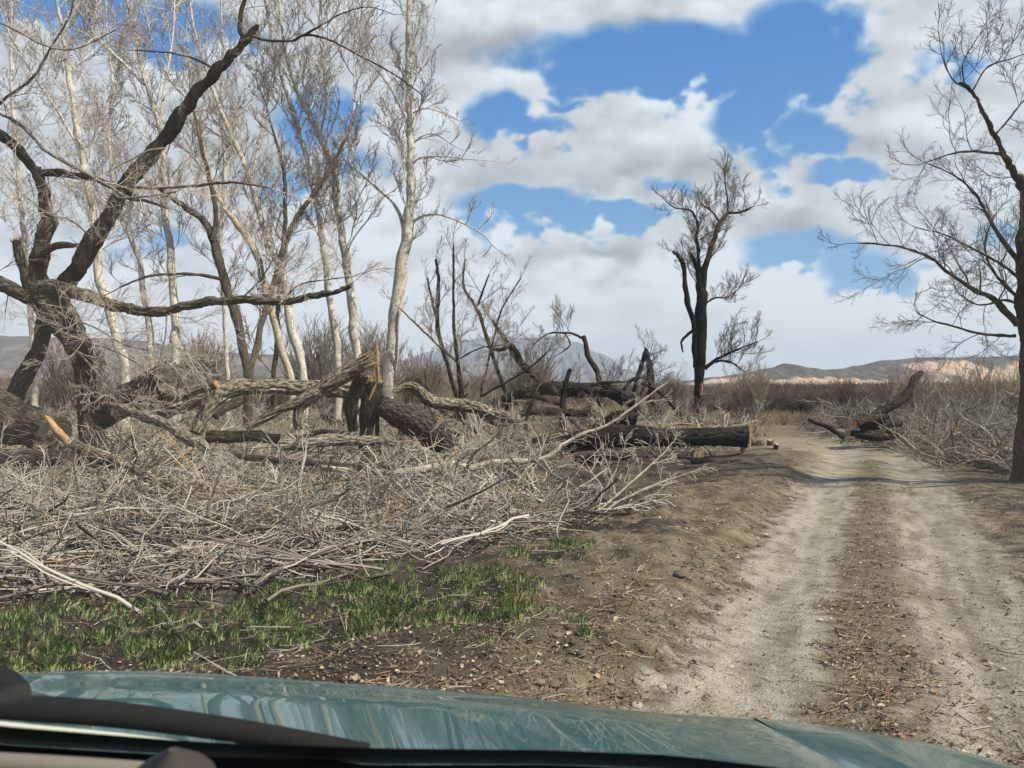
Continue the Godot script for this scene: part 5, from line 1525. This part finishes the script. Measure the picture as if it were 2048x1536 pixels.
	for k in 6:
		var ln := rng.randf_range(1.6, 3.2)
		var r := rng.randf_range(0.05, 0.11)
		var pts := PackedVector3Array()
		var rad := PackedFloat32Array()
		var p := Vector3(-ln * 0.5, 0, 0)
		var d := Vector3(1, 0, 0)
		for j in 8:
			pts.append(p)
			rad.append(r * lerpf(1.0, 0.4, j / 7.0))
			d = (d + rv() * Vector3(0.2, 0.3, 0.4)).normalized()
			p += d * ln / 7.0
		var s := spline(pts, rad, 0.09)
		var limb := MB.new()
		tube(limb, s[0], s[1], 14, lin(0.014, 0.013, 0.012), lin(0.06, 0.05, 0.042), 0.012, true, true, 0.25, 3.0)
		var tws := MB.new()
		sprout(tws, [], s[0], s[1], st(2.6, 0.9, 1, [0, 3], 0.2, 0.34, 1.0, lin(0.04, 0.035, 0.03), lin(0.10, 0.085, 0.072), 0.02, 0.006, 0.5))
		dark.append([limb.mesh(M.char), tws.mesh(M.twig), ["crooked ", "stout ", "forked ", "bent ", "knobby ", "straight "][k] + "black charred limb "])
	zones.append([gpoly([560, 905, 900, 905, 1150, 900, 1330, 880, 1420, 850, 1300, 836, 900, 834, 600, 850]), 52, 17.0, 42.0, -0.3, 0.25, 0.1, 0.5, 0.35, "lying in the burnt tangle round the hollow stump", "charred limbs of the burnt tangle"])
	for z in zones:
		made = 0
		while made < z[1]:
			var d: float = lerpf(z[2], z[3], pow(rng.randf(), 1.3))
			var x: float = lerpf(z[4] * d, z[5] * d, rng.randf())
			var p := Vector3(x, hgt(x, -d), -d)
			if not in_poly(p, z[0]): continue
			var lift: float = z[6] + rng.randf() * rng.randf() * z[7] * sm(6.0, 11.0, d)
			var b: Array = dark[rng.randi() % 6] if z[1] == 52 else bm[rng.randi() % bm.size()]
			var o := thing("charred_branch" if z[1] == 52 else "loose_branch", b[2] + z[9], "branch", p, z[10])
			var t := lay(p, lift, z[8] * sm(7.5, 14.0, d), rng.randf_range(0.7, 1.25))
			o.transform = t
			var names := ["limb", "twigs"]
			for k in 2:
				var mi := MeshInstance3D.new()
				mi.name = names[k]
				mi.mesh = b[k]
				o.add_child(mi)
				if k == 1: mi.set_meta("kind", "stuff")
			made += 1

# ------------------------------------------------------------------ grass, leaves, chips, clods
func build_litter() -> void:
	var W := Color(1, 1, 1)
	# green grass tufts
	var gm := []
	for k in 4:
		var m := MB.new()
		for b in 9 + k * 3:
			var a := rng.randf() * TAU
			var o := Vector3(cos(a), 0, sin(a)) * rng.randf() * 0.035
			var ln := rng.randf_range(0.05, 0.13)
			var out := Vector3(cos(a), 0, sin(a)) * rng.randf_range(0.15, 0.7)
			var side := Vector3(-sin(a), 0, cos(a)) * rng.randf_range(0.0012, 0.0026)
			var b0 := m.v.size()
			var c := lin(0.75, 0.85, 0.8).lerp(W, rng.randf())
			for j in 4:
				var t := j / 3.0
				var q := o + Vector3.UP * ln * (t - 0.25 * t * t) + out * ln * t * t
				var w := 1.0 - t * t * 0.95
				m.v.append(q + side * w); m.v.append(q - side * w)
				var nv := (Vector3.UP * 0.4 + Vector3(cos(a), 0, sin(a))).normalized()
				m.n.append(nv); m.n.append(nv)
				m.c.append(c); m.c.append(c)
				m.u.append(Vector2(0, t)); m.u.append(Vector2(1, t))
				if j > 0:
					var i0 := b0 + (j - 1) * 2
					m.i.append_array(PackedInt32Array([i0, i0 + 2, i0 + 1, i0 + 1, i0 + 2, i0 + 3]))
		gm.append(m.mesh(M.grass))
	var xf := [[], [], [], []]
	var co := [[], [], [], []]
	var patches := [[760, 1225, 290, 85, 1.0], [560, 1245, 160, 50, 0.7], [930, 1215, 150, 70, 0.9], [220, 1275, 330, 75, 0.75], [60, 1300, 130, 55, 0.8], [430, 1330, 130, 25, 0.8], [640, 1180, 220, 30, 0.5], [1110, 1120, 90, 34, 0.5], [1130, 1290, 55, 40, 0.6], [1140, 1340, 50, 25, 0.5],
		[350, 1215, 120, 30, 0.4], [860, 1165, 160, 30, 0.5], [80, 1205, 100, 20, 0.35], [1000, 1290, 100, 40, 0.25]]
	var made := 0
	var tries := 0
	while made < 3100 and tries < 60000:
		tries += 1
		var x := rng.randf_range(-5.2, 1.6)
		var d := rng.randf_range(4.4, 8.6)
		var px := 1024.0 + F * x / d
		var py := 768.0 + F * EYE / d
		var dens := 0.0
		for q in patches:
			var e: float = pow((px - q[0]) / q[2], 2.0) + pow((py - q[1]) / q[3], 2.0)
			dens = maxf(dens, q[4] * (1.0 - sm(0.5, 1.3, e)))
		dens *= 0.12 + 1.3 * sm(-0.08, 0.35, nz.get_noise_2d(x * 1.6, d * 1.6))
		if rng.randf() > dens: continue
		var v := rng.randi() % 4
		var s := rng.randf_range(0.5, 1.3)
		xf[v].append(Transform3D(Basis(Vector3.UP, rng.randf() * TAU).scaled(Vector3(s * 1.35, s * rng.randf_range(0.5, 1.0), s * 1.35)), Vector3(x, hgt(x, -d) - 0.004, -d)))
		co[v].append([lin(0.20, 0.28, 0.09), lin(0.16, 0.23, 0.075), lin(0.28, 0.33, 0.13), lin(0.32, 0.29, 0.17), lin(0.16, 0.23, 0.08)][rng.randi() % 5] * rng.randf_range(0.75, 1.15))
		made += 1
	for v in 4: scatter("grass", "short bright green grass growing on the burnt soil in front of the slash", "grass", gm[v], xf[v], co[v])
	# leaves and chips: small bent plates
	var lm := []
	for k in 4:
		var m := MB.new()
		var L := 0.034
		var wd: float = [0.011, 0.016, 0.006, 0.009][k]
		var prof := [[0.0, 0.15], [0.3, 1.0], [0.65, 0.85], [1.0, 0.05]]
		for q in prof:
			var yb: float = 0.006 * sin(q[0] * 3.0 + k) + 0.004
			m.v.append(Vector3((q[0] - 0.5) * L, yb + 0.003, q[1] * wd)); m.v.append(Vector3((q[0] - 0.5) * L, yb - 0.002, 0)); m.v.append(Vector3((q[0] - 0.5) * L, yb + 0.004, -q[1] * wd))
			for z in 3:
				m.n.append(Vector3(0, 1, (1 - z) * -0.3).normalized()); m.c.append(W); m.u.append(Vector2.ZERO)
		for j in 3:
			for s in 2:
				var i0 := j * 3 + s
				m.i.append_array(PackedInt32Array([i0, i0 + 1, i0 + 3, i0 + 1, i0 + 4, i0 + 3]))
		lm.append(m.mesh(M.twig))
	xf = [[], [], [], []]
	co = [[], [], [], []]
	made = 0
	while made < 36000:
		var d := 3.9 + 15.0 * pow(rng.randf(), 1.7)
		var x := lerpf(-0.66, 0.68, rng.randf()) * d
		var s := track_s(x, -d) + 0.35 * nz.get_noise_2d(x * 1.3 + 5.0, d * 1.3)
		var dens := 0.55 + 0.9 * nz.get_noise_2d(x * 1.1, d * 1.1)
		if absf(s + 0.62) < 0.42: dens = 0.09
		elif absf(s - 0.78) < 0.5: dens = 0.14
		elif absf(s - 0.05) < 0.3: dens = 0.8 + 0.9 * nz.get_noise_2d(x * 1.7, d * 1.7)
		elif s > -2.6 and s < -1.0: dens *= 0.7
		elif s < -3.0: dens *= 0.55
		if rng.randf() > dens: continue
		var v := rng.randi() % 4
		var sc := rng.randf_range(0.2, 0.75) if rng.randf() < 0.93 else rng.randf_range(0.8, 1.3)
		var b := Basis(Vector3.UP, rng.randf() * TAU) * Basis(Vector3(1, 0, 0), rng.randfn(0.0, 0.35)) * Basis(Vector3(0, 0, 1), rng.randfn(0.0, 0.3))
		xf[v].append(Transform3D(b.scaled(Vector3(sc, sc, sc)), Vector3(x, hgt(x, -d) + 0.008, -d)))
		co[v].append([lin(0.17, 0.12, 0.078), lin(0.12, 0.082, 0.055), lin(0.27, 0.20, 0.135), lin(0.36, 0.30, 0.22), lin(0.08, 0.06, 0.043), lin(0.05, 0.042, 0.035), lin(0.20, 0.14, 0.09)][rng.randi() % 7])
		made += 1
	for v in 4: scatter("leaf_litter", "brown dead leaves and wood chips strewn on the bare soil", "litter", lm[v], xf[v], co[v])
	# straw and fine twigs of the middle strip and verge
	var sm_ := []
	for k in 3: sm_.append(stick_mesh(0.13, 0.0016 + 0.0006 * k, 0, [0], 0.16))
	xf = [[], [], []]
	co = [[], [], []]
	made = 0
	while made < 9500:
		var d := 3.9 + 13.0 * pow(rng.randf(), 1.6)
		var x := lerpf(-0.66, 0.68, rng.randf()) * d
		var s := track_s(x, -d) + 0.35 * nz.get_noise_2d(x * 1.3 + 5.0, d * 1.3)
		var dens := 0.35 + 0.7 * nz.get_noise_2d(x * 0.9 + 7.0, d * 0.9)
		if s < -2.6: dens *= 0.3
		if absf(s + 0.62) < 0.42: dens = 0.03
		elif absf(s - 0.78) < 0.5: dens = 0.06
		elif absf(s - 0.02) < 0.32: dens = 0.7 + 1.4 * nz.get_noise_2d(x * 1.9, d * 1.9)
		if rng.randf() > dens: continue
		var v := rng.randi() % 3
		xf[v].append(lay(Vector3(x, hgt(x, -d), -d), 0.008, 0.18, rng.randf_range(0.3, 1.2)))
		co[v].append([lin(0.27, 0.205, 0.14), lin(0.20, 0.14, 0.09), lin(0.38, 0.32, 0.24), lin(0.13, 0.09, 0.06)][rng.randi() % 4])
		made += 1
	for v in 3: scatter("straw", "dry straw and fine twigs along the middle strip and verges of the track", "straw", sm_[v], xf[v], co[v])
	# clods and pebbles
	var cm := []
	for k in 3:
		var m := MB.new()
		var sp := SphereMesh.new()
		sp.radius = 0.02
		sp.height = 0.028
		sp.radial_segments = 9
		sp.rings = 5
		var a := sp.get_mesh_arrays()
		var vs: PackedVector3Array = a[Mesh.ARRAY_VERTEX]
		for q in vs.size():
			var vtx := vs[q]
			m.v.append(vtx * (1.0 + 0.45 * n1.get_noise_3d(vtx.x * 60.0 + k * 9.0, vtx.y * 60.0, vtx.z * 60.0)))
			m.n.append(a[Mesh.ARRAY_NORMAL][q]); m.c.append(W); m.u.append(Vector2(vtx.x, vtx.z) * 6.0)
		m.i = a[Mesh.ARRAY_INDEX]
		cm.append(m.mesh(M.stone))
	xf = [[], [], []]
	co = [[], [], []]
	for q in 5500:
		var d := 3.9 + 12.0 * pow(rng.randf(), 1.7)
		var x := lerpf(-0.6, 0.68, rng.randf()) * d
		var s := track_s(x, -d)
		var sc := rng.randf_range(0.1, 0.4)
		if s > -1.75 and s < -1.0 and rng.randf() < 0.4: sc = rng.randf_range(0.5, 2.0)
		if rng.randf() < 0.01: sc *= 1.7
		var v := q % 3
		xf[v].append(Transform3D(Basis(Vector3.UP, rng.randf() * TAU).scaled(Vector3(sc, sc * 0.8, sc)), Vector3(x, hgt(x, -d) + 0.002, -d)))
		co[v].append(soil(x, -d) * rng.randf_range(0.9, 1.5))
	for v in 3: scatter("pebbles", "small clods and pebbles lying on the dirt", "pebbles", cm[v], xf[v], co[v])
